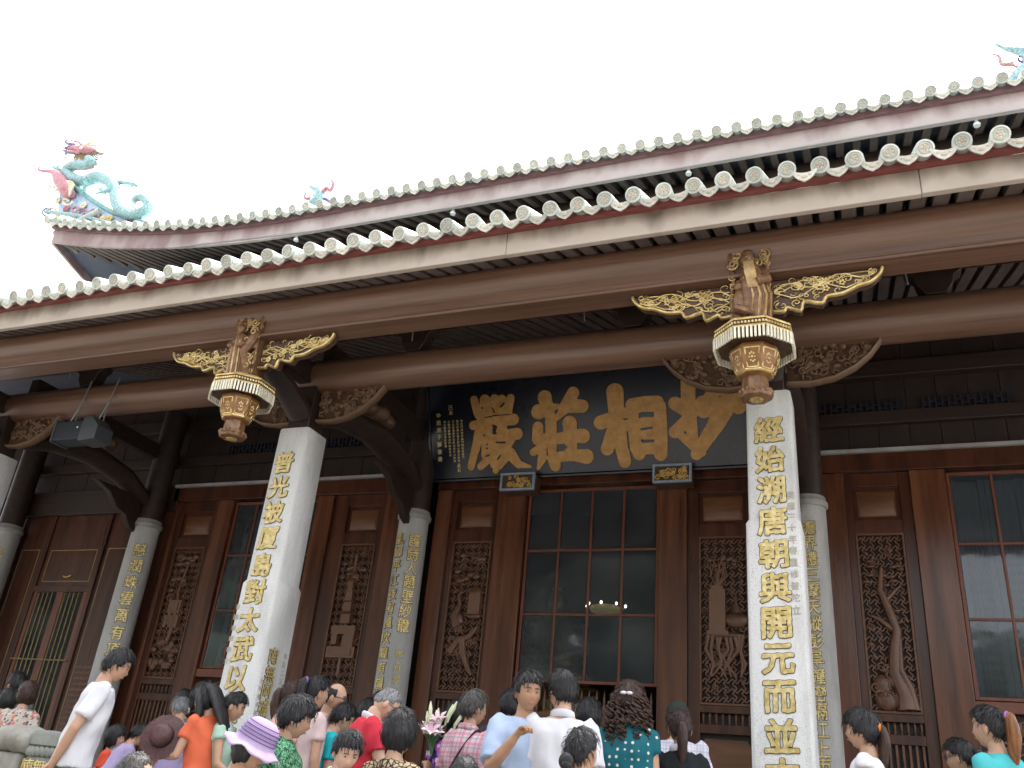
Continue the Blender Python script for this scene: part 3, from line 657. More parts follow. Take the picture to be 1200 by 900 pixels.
def window(x0, x1, ncol, zs, lat=False):
    """glazed leaf: frame, muntins, one pane per light"""
    mb = MB(); t = 0.045; ya, yb = YW - 0.03, YW + 0.03
    mb.box(x0, x0 + t, ya, yb, zs[0], zs[-1]); mb.box(x1 - t, x1, ya, yb, zs[0], zs[-1])
    mb.box(x0 + t, x1 - t, ya + 0.001, yb - 0.001, zs[0], zs[0] + t); mb.box(x0 + t, x1 - t, ya + 0.001, yb - 0.001, zs[-1] - t, zs[-1])
    w = part(mb, 'window', 'redwood', bev=0.005)
    xs = np.linspace(x0 + t, x1 - t, ncol + 1)
    for z in zs[1:-1]:
        p = MB(); p.box(x0 + t, x1 - t, YW - 0.022, YW + 0.022, z - 0.017, z + 0.017); part(p, 'muntin', 'redwood', w, bev=0.004)
    for x in xs[1:-1]:
        p = MB(); p.box(x - 0.017, x + 0.017, YW - 0.024, YW + 0.024, zs[0] + t, zs[-1] - t); part(p, 'muntin', 'redwood', w, bev=0.004)
    for i in range(ncol):
        for j in range(len(zs) - 1):
            p = MB(); p.box(xs[i] + 0.012, xs[i + 1] - 0.012, YW - 0.003, YW + 0.003, zs[j] + 0.012, zs[j + 1] - 0.012); part(p, 'pane', 'glass', w)
    return w
ZW = (1.71, 2.72, 3.73, 4.76)
window(-5.13, -2.94, 4, ZW); window(-11.11, -9.26, 4, ZW); window(1.13, 3.30, 4, ZW)
for x0, x1 in ((-11.13, -9.25), (1.12, 3.32)):           # dado of fret work below the side windows, and inner shutters seen through the glass
    board(x0, x1, 1.56, 1.70, 'sill', 'redwood', YW - 0.06, YW + 0.12)
    at = ((x0 + x1) / 2, YW + 0.02, 0.40); o = copy_to(fret_mesh, hall, at); o.scale = ((x1 - x0) / 0.66, 1, 0.95)
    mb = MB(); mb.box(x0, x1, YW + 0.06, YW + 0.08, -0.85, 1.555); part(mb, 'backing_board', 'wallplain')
    mb = MB()
    for k in range(6): swirl(mb, x0 + 0.25 + 0.3 * k, 1.35, 0.09, YW - 0.03, sgn=(-1) ** k, tr=0.018)
    for k in range(9): mb.ell((x0 + 0.15 + 0.2 * k, YW - 0.02, 1.42), (0.07, 0.03, 0.05))
    mb.box(x0 + 0.02, x1 - 0.02, YW - 0.02, YW + 0.0, 1.30, 1.45); part(mb, 'relief_carving', 'carvewood')
MT['shutter'] = mk('inner_shutter', (0.34, 0.335, 0.33), (0.46, 0.455, 0.45), 5, 0.7, stretch=(4, 4, 0.4))
MT['shutterfret'] = mk('inner_fret', (0.14, 0.13, 0.12), (0.21, 0.19, 0.17), 6, 0.6)
for x0, n in ((-11.06, 4), (1.18, 5)):
    for i in range(n):
        a = x0 + i * 0.46
        mb = MB(); mb.box(a, a + 0.09, YW + 0.30, YW + 0.34, TZ, 4.75); mb.box(a + 0.37, a + 0.45, YW + 0.30, YW + 0.34, TZ, 4.75)
        s_ = part(mb, 'inner_shutter', 'shutter')
        o = copy_to(fret_mesh, s_, (a + 0.23, YW + 0.33, 2.7)); o.scale = (0.28 / 0.66, 1, 0.95); o.name = 'lattice'
        mb = MB(); mb.box(a + 0.088, a + 0.372, YW + 0.36, YW + 0.38, TZ, 4.75); part(mb, 'backing_board', 'shutter', s_)

# swing gate in the open doorway below the middle window
for x0, x1 in ((-5.05, -4.06), (-4.02, -3.0)):
    xs = np.linspace(x0, x1, 9); top = [(x, 1.22 + 0.10 * math.sin(math.pi * (x - x0) / (x1 - x0)) ** 2) for x in xs]
    mb = MB(); mb.prism(top + [(x, z - 0.14) for x, z in top[::-1]], YW - 0.02, YW + 0.03)
    g_ = part(mb, 'swing_gate', 'panelwood', bev=0.01)
    for za, zb in ((0.2, 0.3), (-0.8, -0.6)): mb = MB(); mb.box(x0, x1, YW - 0.02, YW + 0.03, za, zb); part(mb, 'gate_rail', 'panelwood', g_, bev=0.01)
    gate = g_
for x in np.arange(-4.98, -2.98, 0.115):
    p = MB(); p.lathe((x, YW, 0.31), [(0.015, 0), (0.022, 0.3), (0.014, 0.75), (0.016, 1.0), (0.026, 1.08), (0.014, 1.14), (0.022, 1.2), (0.002, 1.32)], 8); part(p, 'spindle', 'panelwood', gate)

# far bay: boarded wall with yellow lines and a barred window
mb = MB()
for x0, x1 in ((-16.9, -16.5), (-15.78, -15.66), (-14.22, -14.12), (-13.48, -12.5)): mb.box(x0, x1, YW - 0.05, YW + 0.1, TZ, 4.62)
for a, b in ((-16.5, -15.78), (-14.12, -13.48)): mb.box(a, b, YW - 0.012, YW + 0.08, TZ, 4.62)
mb.box(-15.66, -14.22, YW - 0.049, YW + 0.1, 3.04, 3.16); mb.box(-15.66, -14.22, YW - 0.012, YW + 0.08, 3.16, 4.62); mb.box(-15.66, -14.22, YW - 0.02, YW + 0.08, TZ, 0.0)
bw_ = part(mb, 'boarded_wall', 'door', bev=0.006)
def outline(x0, x1, z0, z1, y):
    p = MB(); t = 0.016
    p.box(x0, x1, y - 0.004, y, z0, z0 + t); p.box(x0, x1, y - 0.004, y, z1 - t, z1); p.box(x0, x0 + t, y - 0.0045, y, z0 + t, z1 - t); p.box(x1 - t, x1, y - 0.0045, y, z0 + t, z1 - t)
    part(p, 'painted_outline', 'lineyellow', bw_)
outline(-16.40, -15.88, -0.3, 3.92, YW - 0.012); outline(-14.03, -13.56, -0.3, 3.92, YW - 0.012); outline(-15.56, -14.30, 3.25, 3.90, YW - 0.012)
p = MB(); p.tube([(-15.0, YW - 0.03, 3.36), (-14.9, YW - 0.05, 3.33), (-14.8, YW - 0.03, 3.37)], 0.012); part(p, 'pull_handle', 'gold', bw_)
for x in (-15.60, -14.98, -14.90, -14.28):
    p = MB(); p.box(x - 0.045, x + 0.045, YW - 0.03, YW + 0.03, 0.0, 3.04); part(p, 'window_stile', 'redwood', bw_)
for x in np.r_[np.linspace(-15.47, -15.11, 4), np.linspace(-14.77, -14.41, 4)]:
    p = MB(); p.tube([(x, YW - 0.06, 0.0), (x, YW - 0.06, 3.03)], 0.011, seg=6); part(p, 'window_bar', 'lineyellow', bw_)
p = MB(); p.tube([(-15.66, YW - 0.07, 1.74), (-14.22, YW - 0.07, 1.74)], 0.013, seg=6); part(p, 'window_bar', 'lineyellow', bw_)
p = MB(); p.box(-15.55, -14.33, YW + 0.004, YW + 0.01, 0.0, 3.03); part(p, 'pane', 'glass', bw_)
p = MB()
for k in range(12): p.box(-15.64, -14.24, YW + 0.02, YW + 0.06, 2.3 - 0.001, 2.34)
p = MB(); p.box(-15.64, -14.24, YW + 0.02, YW + 0.06, 2.32, 2.38); part(p, 'window_rail', 'redwood', bw_)
for k in range(17):                                     # carved lines of small writing on the right board
    p = MB()
    for i in range(9): p.box(-13.98 + i * 0.042, -13.95 + i * 0.042, YW - 0.016, YW - 0.0125, 1.62 - k * 0.10, 1.62 - k * 0.10 + 0.03 + 0.012 * ((i * 7 + k * 3) % 3))
    part(p, 'text_line', 'lattice', bw_)
for a, b in ((-16.9, -12.5),): board(a, b, 4.622, 5.13, 'lintel', 'beam_dark', YW - 0.12, YW + 0.13)
# gilt door studs under the plaque
for x, z in ((-5.20, 4.77), (-2.66, 4.79)):
    mb = MB(); mb.box(x - 0.29, x + 0.29, YW - 0.44, YW - 0.13, z - 0.145, z + 0.145); s_ = part(mb, 'door_stud', 'goldground')
    p = MB(); t = 0.035; y = YW - 0.46
    for b4 in ((x - 0.30, x + 0.30, z - 0.15, z - 0.15 + t), (x - 0.30, x + 0.30, z + 0.15 - t, z + 0.15), (x - 0.30, x - 0.30 + t, z - 0.15 + t, z + 0.15 - t), (x + 0.30 - t, x + 0.30, z - 0.15 + t, z + 0.15 - t)): p.box(b4[0], b4[1], y, y + 0.06, b4[2], b4[3])
    part(p, 'stud_frame', 'bluegrey', s_, bev=0.006)
    p = MB(); r = random.Random(int(x * 10))
    for k in range(26): swirl(p, x + r.uniform(-0.22, 0.22), z + r.uniform(-0.08, 0.08), r.uniform(0.025, 0.05), YW - 0.445, sgn=r.choice((-1, 1)), a0=r.uniform(0, 6), tr=0.008)
    part(p, 'gilt_scrolls', 'brick', s_)

# ---- interior of the hall: floor, back wall, side walls, ceiling
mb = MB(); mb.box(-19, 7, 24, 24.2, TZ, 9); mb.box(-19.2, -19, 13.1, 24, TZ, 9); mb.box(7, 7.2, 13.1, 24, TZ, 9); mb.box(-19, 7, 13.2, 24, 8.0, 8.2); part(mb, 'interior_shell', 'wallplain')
# ------------------------------------------------------------------ lower roof
RS = 0.37
def zr(y): return 5.40 + RS * (y - 7.3)
sl = math.atan(RS)
mb = MB(); mb.prism([(7.315, zr(7.315) + 0.15), (12.95, zr(12.95) + 0.15), (12.95, zr(12.95) + 0.30), (7.315, zr(7.315) + 0.27)], -24, 9, axis='x')
lroof = part(mb, 'lower_roof', 'soffit')
mb = MB(); mb.prism([(7.32, zr(7.32) + 0.28), (12.9, zr(12.9) + 0.303), (12.9, zr(12.9) + 0.325), (7.32, zr(7.32) + 0.305)], -24, 9, axis='x'); part(mb, 'pan_tile_bed', 'tile', lroof)
x = -13.0; raf = None
while x < 3.6:
    if raf is None:
        m_ = MB(); y0, y1 = 7.32, 12.9
        m_.add([(x + a, y, zr(y) + b) for y in (y0, y1) for a, b in ((-0.068, 0), (0.068, 0), (0.068, 0.145), (-0.068, 0.145))], [(0, 1, 2, 3), (4, 7, 6, 5), (0, 4, 5, 1), (1, 5, 6, 2), (2, 6, 7, 3), (3, 7, 4, 0)])
        raf = m_.build('rafter', 'rafter', lroof, at=(x, 7.3, 5.4)); 
    else: copy_to(raf, lroof, (x, 7.3, 5.4))
    x += 0.205
MT['fascia'] = fascia_mat('fascia_paint', 5.66 + 0.9, 5.37 + 0.9, (0.47, 0.40, 0.335), (0.15, 0.11, 0.085))
MT['fascia_up'] = fascia_mat('upper_fascia_paint', 9.60 + 0.9, 9.24 + 0.9, (0.50, 0.43, 0.41), (0.28, 0.18, 0.175))
for k in range(8):
    mb = MB(); d = 0.003 * (k % 2); mb.box(-24 + k * 4.125 + 0.002, -24 + (k + 1) * 4.125 - 0.002, 7.24 + d, 7.31, 5.375 - d, 5.655); part(mb, 'fascia_board', 'fascia', bev=0.006)
mb = MB(); mb.box(-24, 9, 7.17, 7.28, 5.657, 5.735); part(mb, 'eave_strip', 'redstrip')

def cover_tile(parent, at, L=0.9):
    """half-round cover tile whose end is a rimmed disc with an emblem"""
    R = rotm(rx=math.atan(RS)); mb = MB(); n = 16; r = 0.085
    mb.tube([(0, 0, 0), (0, 0.035, 0), (0, L, 0)], [r, r, r * 0.92], seg=n, m=0)
    mb.lathe((0, -0.004, 0), [(r * 0.98, 0), (r * 1.0, 0.02), (r * 0.80, 0.024), (r * 0.78, 0.012), (0.001, 0.012)], 18, m=1, R=rotm(rx=math.pi / 2))
    mb.lathe((0, -0.016, 0), [(r * 0.62, 0), (r * 0.60, 0.012), (r * 0.52, 0.012), (r * 0.50, 0.003), (0.001, 0.003)], 16, m=3, R=rotm(rx=math.pi / 2))
    for k in range(5):
        a = 2 * math.pi * k / 5; mb.ell((0.028 * math.cos(a), -0.02, 0.028 * math.sin(a)), (0.017, 0.008, 0.017), 6, 4, m=2)
    mb.ell((0, -0.02, 0), (0.014, 0.012, 0.014), 6, 4, m=2)
    mb.v = [tuple(R @ np.array(p) + np.array(at)) for p in mb.v]
    return mb.build('cover_tile', ['tile', 'tileface', 'tileorn', 'tileteal'], parent, at=at)
def drip_tile(parent, at, w=0.235):
    """curved drip plate, its lower lip coming to a point"""
    mb = MB(); n = 8; top = [(-w / 2 + w * i / n, 0.035 * (2 * i / n - 1) ** 2) for i in range(n + 1)]
    bot = [(-w / 2 + w * i / n, -0.078 + 0.088 * abs(2 * i / n - 1) ** 2.2 - (0.010 if i == n // 2 else 0)) for i in range(n + 1)]
    mb.prism(top + bot[::-1], -0.012, 0.012, 0)
    V = [(x_, y_, z_ + 0.0) for y_ in (0.012, 0.7) for x_, z_ in top] + [(x_, y_, z_ - 0.02) for y_ in (0.012, 0.7) for x_, z_ in top]
    k = n + 1; F = [(i, i + 1, k + i + 1, k + i) for i in range(n)] + [(2 * k + i, 2 * k + i + 1, 3 * k + i + 1, 3 * k + i) for i in range(n)]
    mb.add(V, F, 1)
    mb.ell((0, -0.013, -0.035), (0.035, 0.008, 0.022), 8, 5, m=2); mb.ell((-0.05, -0.013, -0.018), (0.018, 0.006, 0.012), 6, 4, m=2); mb.ell((0.05, -0.013, -0.018), (0.018, 0.006, 0.012), 6, 4, m=2)
    R = rotm(rx=math.atan(RS)); mb.v = [tuple(R @ np.array(p) + np.array(at)) for p in mb.v]
    return mb.build('drip_tile', ['tileface', 'tile', 'tileorn'], parent, at=at)
SP = 0.302; x0 = 0.1990 * 7.1
ct = dt = None
for i in range(-6, 48):
    at = (x0 - i * SP + rnd.uniform(-.006, .006), 7.05 + rnd.uniform(-.012, .012), 5.735 + rnd.uniform(-.006, .006)); atd = (x0 - (i - 0.5) * SP, 7.07 + rnd.uniform(-.01, .01), 5.685 + rnd.uniform(-.006, .006))
    if ct is None: ct = cover_tile(lroof, at, 1.2); dt = drip_tile(lroof, atd)
    else:
        o = copy_to(ct, lroof, at); o.rotation_euler = (rnd.uniform(-.03, .03), rnd.uniform(-0.4, 0.4), rnd.uniform(-.05, .05)); o2 = copy_to(dt, lroof, atd); o2.rotation_euler = (rnd.uniform(-.06, .06), rnd.uniform(-.05, .05), rnd.uniform(-0.07, 0.07))
# the rows of tiles running up the slope
for i in range(-6, 48):
    x = x0 - i * SP; mb = MB(); mb.tube([(x, y, zr(y) + 0.335) for y in (8.1, 12.9)], 0.09, seg=8); part(mb, 'tile_row', 'tile', lroof)

# ------------------------------------------------------------------ upper storey and upper roof with a sweeping corner
YU, XU, US = 10.95, -16.0, 0.42
def uplift(x, y):
    a = min(1.15, max(0, (-9.3 - x) / 6.7)); b = min(1.0, max(0, 1 - (y - YU) / 6.0)); return 0.95 * a * a * b * b
def zu(x, y): return 9.27 + US * max(0.0, min(y - YU, x - XU)) + uplift(x, y)
mb = MB(); mb.box(-13.6, 7, 12.7, 12.9, 7.2, 10.2); mb.box(-13.6, -13.4, 12.9, 24, 7.2, 10.2); part(mb, 'upper_wall', 'wallplain')
mb = MB(); mb.tube([(-13.8, 11.75, 9.42), (8, 11.75, 9.42)], 0.17, seg=20); part(mb, 'upper_purlin', 'beam_dark')
mb = MB(); mb.box(-13.8, 8, 11.66, 11.84, 8.95, 9.22); part(mb, 'upper_tie_beam', 'beam_dark', bev=0.02)
for x in np.arange(-12.9, 4, 3.1):
    mb = MB(); mb.box(x - 0.09, x + 0.09, 11.3, 12.7, 8.8, 9.0); mb.box(x - 0.11, x + 0.11, 11.64, 11.86, 8.5, 9.35); part(mb, 'upper_bracket', 'beam_dark', bev=0.01)
# roof slab (thick sheet)
xs = np.r_[np.linspace(XU - 0.02, -9, 26), np.linspace(-8, 9, 8)]; ys = np.r_[np.linspace(YU - 0.02, 16, 18), np.linspace(17.5, 19, 2)]
mb = MB(); V = []
for th in (0.14, 0.30):
    for y in ys:
        for x in xs: V.append((x, y, zu(x, y) + th))
nx, ny = len(xs), len(ys); F = []
for k in range(2):
    for j in range(ny - 1):
        for i in range(nx - 1): a = k * nx * ny + j * nx + i; F.append((a, a + 1, a + nx + 1, a + nx))
def edge(ids):
    for a, b in zip(ids[:-1], ids[1:]): F.append((a, b, b + nx * ny, a + nx * ny))
edge([i for i in range(nx)]); edge([j * nx for j in range(ny)]); edge([j * nx + nx - 1 for j in range(ny)]); edge([(ny - 1) * nx + i for i in range(nx)])
mb.add(V, F, 0, True); uroof = part(mb, 'upper_roof', 'soffit')
x = -15.7
while x < 3.6:
    m_ = MB(); yy = np.linspace(YU + 0.05, max(YU + 0.4, min(12.7, YU + (x - XU) + 0.1)), 5)
    V = []
    for y in yy:
        z = zu(x, y); V += [(x - 0.055, y, z), (x + 0.055, y, z), (x + 0.055, y, z + 0.135), (x - 0.055, y, z + 0.135)]
    F = [(0, 1, 2, 3), (16, 19, 18, 17)] + [(4 * i + k, 4 * i + (k + 1) % 4, 4 * i + 4 + (k + 1) % 4, 4 * i + 4 + k) for i in range(4) for k in range(4)]
    m_.add(V, F); m_.build('rafter', 'rafter', uroof); x += 0.24
def ribbon(pts, nrm, t, z0, z1):
    """upright board following an eave line; nrm = outward direction"""
    V = []
    for (x, y, z) in pts:
        for d, h in ((0, z0), (t, z0), (t, z1), (0, z1)): V.append((x + nrm[0] * d, y + nrm[1] * d, z + h))
    n = len(pts); F = [(4 * i + k, 4 * i + (k + 1) % 4, 4 * i + 4 + (k + 1) % 4, 4 * i + 4 + k) for i in range(n - 1) for k in range(4)]
    F += [(0, 1, 2, 3), tuple(4 * (n - 1) + k for k in (3, 2, 1, 0))]
    mb = MB(); mb.add(V, F); return mb
xf = np.r_[np.linspace(XU, -9, 30), (9.0,)]
yl = np.linspace(YU, 18, 24)
part(ribbon([(x, YU, zu(x, YU)) for x in xf], (0, -1), 0.06, -0.02, 0.30), 'fascia_board', 'fascia_up', ang=30)
part(ribbon([(XU, y, zu(XU, y)) for y in yl], (-1, 0), 0.06, -0.02, 0.30), 'fascia_board', 'fascia_up', ang=30)
part(ribbon([(x, YU - 0.03, zu(x, YU)) for x in np.r_[np.linspace(XU - 0.08, -9, 30), (9.0,)]], (0, -1), 0.09, 0.302, 0.44), 'eave_strip', 'redstrip_up', ang=30)
part(ribbon([(XU - 0.03, y, zu(XU, y)) for y in yl], (-1, 0), 0.09, 0.302, 0.44), 'eave_strip', 'redstrip_up', ang=30)
mb = MB(); mb.tube([(-12.4, YU - 0.075, zu(-12.4, YU) - 0.03), (-9.0, YU - 0.075, 9.245), (9, YU - 0.075, 9.245)], 0.010, seg=6); part(mb, 'conduit', 'metal')
for x in (-9.45, -6.2, -2.1, 1.95): 
    mb = MB(); mb.lathe((x, YU + 0.02, zu(x, YU) - 0.11), [(0.045, 0), (0.05, 0.03), (0.03, 0.06), (0.015, 0.12)], 12); part(mb, 'eave_lamp', 'white')
ua = 0.2150 * 10.75
ct2 = dt2 = None
i = -6
while True:
    x = ua - i * SP
    if x < XU - 0.25: break
    xx = max(x, XU - 0.1); tilt = math.atan2(uplift(xx - 0.1, YU) - uplift(xx + 0.1, YU), 0.2)
    at = (x, 10.70, zu(xx, YU) + 0.43); atd = (x + 0.5 * SP, 10.73, zu(max(x + 0.15, XU), YU) + 0.385)
    if ct2 is None: ct2 = copy_to(ct, uroof, at); dt2 = copy_to(dt, uroof, atd)
    else:
        o = copy_to(ct, uroof, at); o.rotation_euler.y = tilt; o = copy_to(dt, uroof, atd); o.rotation_euler.y = tilt
    mb = MB(); yy = np.linspace(11.8, max(11.9, min(16.5, YU + (x - XU) + 0.2)), 4); 
    if x > XU + 0.4: mb.tube([(x, y, zu(x, y) + 0.36) for y in yy], 0.09, seg=8); part(mb, 'tile_row', 'tile', uroof)
    i += 1
for k in range(16):                                   # tiles along the side eave
    y = YU + 0.15 + k * SP; at = (XU - 0.25, y, zu(XU, y) + 0.43); o = copy_to(ct, uroof, at); o.rotation_euler.z = -math.pi / 2
# ------------------------------------------------------------------ carved hanging lantern posts under the eave
def pendant(x, variant):
    y = 7.88
    mb = MB(); o8 = 0.5
    mb.lathe((x, y, 0), [(0.10, 3.93), (0.165, 3.95), (0.225, 4.06), (0.25, 4.20), (0.235, 4.235)], 8, off=o8, sm=False)
    p = part(mb, 'hanging_lantern_post', 'bowlwood', ang=25)
    for k in range(8):                               # framed panels round the bowl
        a = 2 * math.pi * (k + 1.0 + o8 - 0.5 + 0.0) / 8 - math.pi / 8 * 0; q = MB()
        Rz = rotm(rz=a); c0, c1 = 0.165 * math.cos(math.pi / 8), 0.225 * math.cos(math.pi / 8); c2 = 0.25 * math.cos(math.pi / 8)
        A = [np.array((c0 + 0.06 * 0.62 * 0.6, -0.045, 3.985)), np.array((c0 + 0.022, 0.045, 3.985)), np.array((c2 - 0.004, 0.068, 4.175)), np.array((c2 - 0.004, -0.068, 4.175))]
        A = [np.array((0.172, -0.050, 3.985)), np.array((0.172, 0.050, 3.985)), np.array((0.228, 0.070, 4.175)), np.array((0.228, -0.070, 4.175))]
        pts = [Rz @ v + np.array((x, y, 0)) for v in A]
        for i4 in range(4): q.tube([pts[i4], pts[(i4 + 1) % 4]], 0.009, seg=5)
        mid = sum(pts) / 4
        for e in range(8):
            aa = e * math.pi / 4; u = (pts[1] - pts[0]) / np.linalg.norm(pts[1] - pts[0]); w_ = (pts[3] - pts[0]); w_ = w_ / np.linalg.norm(w_)
            q.ell(mid + u * 0.026 * math.cos(aa) + w_ * 0.045 * math.sin(aa), (0.014, 0.014, 0.018), 6, 4)
        q.ell(mid, (0.018, 0.018, 0.018), 6, 4)
        part(q, 'bowl_panel', 'palegold', p)
    q = MB(); q.lathe((x, y, 0), [(0.172, 3.955), (0.182, 3.965), (0.182, 3.985), (0.172, 3.995)], 8, off=o8, sm=False); part(q, 'bowl_band', 'gold', p)
    q = MB(); q.lathe((x, y, 0), [(0.13, 3.80), (0.135, 3.86), (0.12, 3.935)], 8, off=o8, sm=False); part(q, 'neck', 'gildwood', p, ang=25)
    q = MB(); q.lathe((x, y, 0), [(0.09, 3.715), (0.15, 3.725), (0.165, 3.75), (0.155, 3.80), (0.13, 3.81)], 8, off=o8, sm=False)
    for e in range(16): a = 2 * math.pi * e / 16; q.ell((x + 0.15 * math.cos(a), y + 0.15 * math.sin(a), 3.775), (0.024, 0.024, 0.03), 6, 5)
    part(q, 'foot_rosette', 'gildwood', p)
    q = MB()
    for e in range(8): a = 2 * math.pi * e / 8; q.ell((x + 0.045 * math.cos(a), y + 0.045 * math.sin(a), 3.712), (0.026, 0.026, 0.012), 6, 4)
    q.ell((x, y, 3.708), (0.03, 0.03, 0.014), 8, 5); part(q, 'rosette_flower', 'gold', p)
    q = MB(); q.lathe((x, y, 0), [(0.26, 4.255), (0.37, 4.262), (0.385, 4.33), (0.375, 4.42), (0.34, 4.45), (0.28, 4.475), (0.20, 4.48)], 8, off=o8, sm=False)
    part(q, 'canopy', 'goldground', p, ang=25)
    q = MB(); t = 0.392
    for k in range(8):                                # beaded rails round the canopy
        a = 2 * math.pi * (k + o8) / 8; b = 2 * math.pi * (k + 1 + o8) / 8
        for rr, z, r_ in ((0.395, 4.335, 0.014), (0.382, 4.425, 0.013), (0.30, 4.47, 0.012)):
            q.tube([(x + rr * math.cos(a), y + rr * math.sin(a), z), (x + rr * math.cos(b), y + rr * math.sin(b), z)], r_, seg=6)
        rr = 0.388
        for e in range(9):
            s_ = (e + 0.5) / 9; q.ell((x + rr * (math.cos(a) * (1 - s_) + math.cos(b) * s_), y + rr * (math.sin(a) * (1 - s_) + math.sin(b) * s_), 4.38), (0.014, 0.014, 0.018), 5, 4)
    part(q, 'canopy_moulding', 'palegold', p)
    tm = None
    for k in range(8):                                # hanging tooth slats
        a = 2 * math.pi * (k + o8) / 8; b = 2 * math.pi * (k + 1 + o8) / 8; rr = 0.40; am = (a + b) / 2
        for e in range(8):
            s_ = (e + 0.5) / 8; px_, py_ = x + rr * (math.cos(a) * (1 - s_) + math.cos(b) * s_), y + rr * (math.sin(a) * (1 - s_) + math.sin(b) * s_)
            if tm is None:
                d_ = MB(); d_.box(px_ - 0.008, px_ + 0.012, py_ - 0.0105, py_ + 0.0105, 4.205, 4.325); tm = d_.build('slat', 'tooth', p, at=(px_, py_, 4.26)); tm.rotation_euler.z = am
            else: o = copy_to(tm, p, (px_, py_, 4.26)); o.rotation_euler.z = am
    # carved figures in front of the post
    q = MB(); q.box(x - 0.14, x + 0.14, y - 0.10, y + 0.16, 4.48, 5.0); part(q, 'post_core', 'beam', p, bev=0.01)
    q = MB(); qg = MB(); r = random.Random(variant); yf = y - 0.14
    if variant == 1:                                  # bearded elder in a long robe, a child and a crane at his side
        q.tube([(x + 0.04, yf, 4.47), (x + 0.05, yf - 0.03, 4.70), (x + 0.03, yf - 0.05, 4.92), (x + 0.01, yf - 0.04, 5.08)], [0.14, 0.15, 0.14, 0.09], [0.11, 0.12, 0.11, 0.08], seg=14, ref=(0, 1, 0))
        for k in range(13): a = -1.4 + k * 0.23; (qg if k % 2 else q).tube([(x + 0.04 + 0.15 * math.sin(a), yf - 0.10 * math.cos(a), 4.49), (x + 0.05 + 0.15 * math.sin(a + 0.2), yf - 0.03 - 0.115 * math.cos(a), 4.72), (x + 0.03 + 0.12 * math.sin(a), yf - 0.05 - 0.10 * math.cos(a), 4.95)], [0.016, 0.014, 0.010], seg=5)
        q.ell((x - 0.01, yf - 0.08, 5.17), (0.075, 0.08, 0.085)); q.ell((x - 0.01, yf - 0.06, 5.245), (0.065, 0.07, 0.06)); q.ell((x - 0.01, yf - 0.165, 5.16), (0.018, 0.02, 0.02))
        for k in range(9): qg.tube([(x - 0.04 + 0.01 * k, yf - 0.14, 5.12), (x - 0.03 + 0.012 * k, yf - 0.17, 4.98), (x + 0.0 + 0.011 * k, yf - 0.16, 4.80)], [0.012, 0.011, 0.004], seg=5)
        q.tube([(x + 0.15, yf - 0.03, 5.02), (x + 0.17, yf - 0.12, 4.90), (x + 0.08, yf - 0.17, 4.86)], [0.05, 0.055, 0.04])
        q.tube([(x - 0.10, yf - 0.03, 4.5), (x - 0.10, yf - 0.05, 4.72), (x - 0.10, yf - 0.05, 4.82)], [0.075, 0.075, 0.05]); q.ell((x - 0.105, yf - 0.075, 4.875), (0.05, 0.05, 0.055)); q.ell((x - 0.105, yf - 0.07, 4.925), (0.03, 0.03, 0.025))
        q.tube([(x - 0.17, yf - 0.08, 4.60), (x - 0.12, yf - 0.15, 4.58), (x - 0.02, yf - 0.14, 4.54), (x + 0.02, yf - 0.12, 4.52)], [0.03, 0.05, 0.045, 0.012])
    else:                                             # slender robed figure with a dragon curling beside it
        q.tube([(x - 0.06, yf, 4.47), (x - 0.07, yf - 0.03, 4.70), (x - 0.06, yf - 0.05, 4.92), (x - 0.06, yf - 0.04, 5.06)], [0.105, 0.11, 0.10, 0.06], [0.09, 0.10, 0.09, 0.06], seg=14, ref=(0, 1, 0))
        for k in range(11): a = -1.4 + k * 0.28; (qg if k % 2 else q).tube([(x - 0.06 + 0.11 * math.sin(a), yf - 0.09 * math.cos(a), 4.49), (x - 0.07 + 0.115 * math.sin(a + 0.2), yf - 0.03 - 0.10 * math.cos(a), 4.72), (x - 0.06 + 0.09 * math.sin(a), yf - 0.05 - 0.08 * math.cos(a), 4.95)], [0.014, 0.013, 0.009], seg=5)
        q.ell((x - 0.06, yf - 0.07, 5.14), (0.058, 0.062, 0.072)); q.ell((x - 0.06, yf - 0.05, 5.22), (0.05, 0.05, 0.05)); q.ell((x - 0.06, yf - 0.05, 5.28), (0.025, 0.025, 0.03))
        q.tube([(x - 0.15, yf - 0.03, 5.0), (x - 0.17, yf - 0.10, 4.90), (x - 0.08, yf - 0.14, 4.88)], [0.04, 0.04, 0.03])
        q.tube([(x + 0.03, yf - 0.03, 5.0), (x + 0.06, yf - 0.11, 4.88), (x - 0.02, yf - 0.14, 4.86)], [0.04, 0.04, 0.03])
        q.tube([(x + 0.09, yf, 4.48), (x + 0.12, yf - 0.05, 4.65), (x + 0.06, yf - 0.08, 4.80), (x + 0.12, yf - 0.05, 4.95), (x + 0.15, yf - 0.02, 5.1), (x + 0.10, yf - 0.04, 5.22)], [0.06, 0.07, 0.06, 0.06, 0.055, 0.04])
        for k in range(6): swirl(qg, x + 0.11 + r.uniform(-0.05, 0.05), 4.6 + 0.12 * k, 0.06, yf - 0.08, sgn=(-1) ** k, tr=0.013)
    for k in range(14): swirl(qg, x + r.uniform(-0.17, 0.17), r.uniform(5.15, 5.38), r.uniform(0.04, 0.07), yf - r.uniform(0.0, 0.05), sgn=r.choice((-1, 1)), a0=r.uniform(0, 6), tr=0.012)
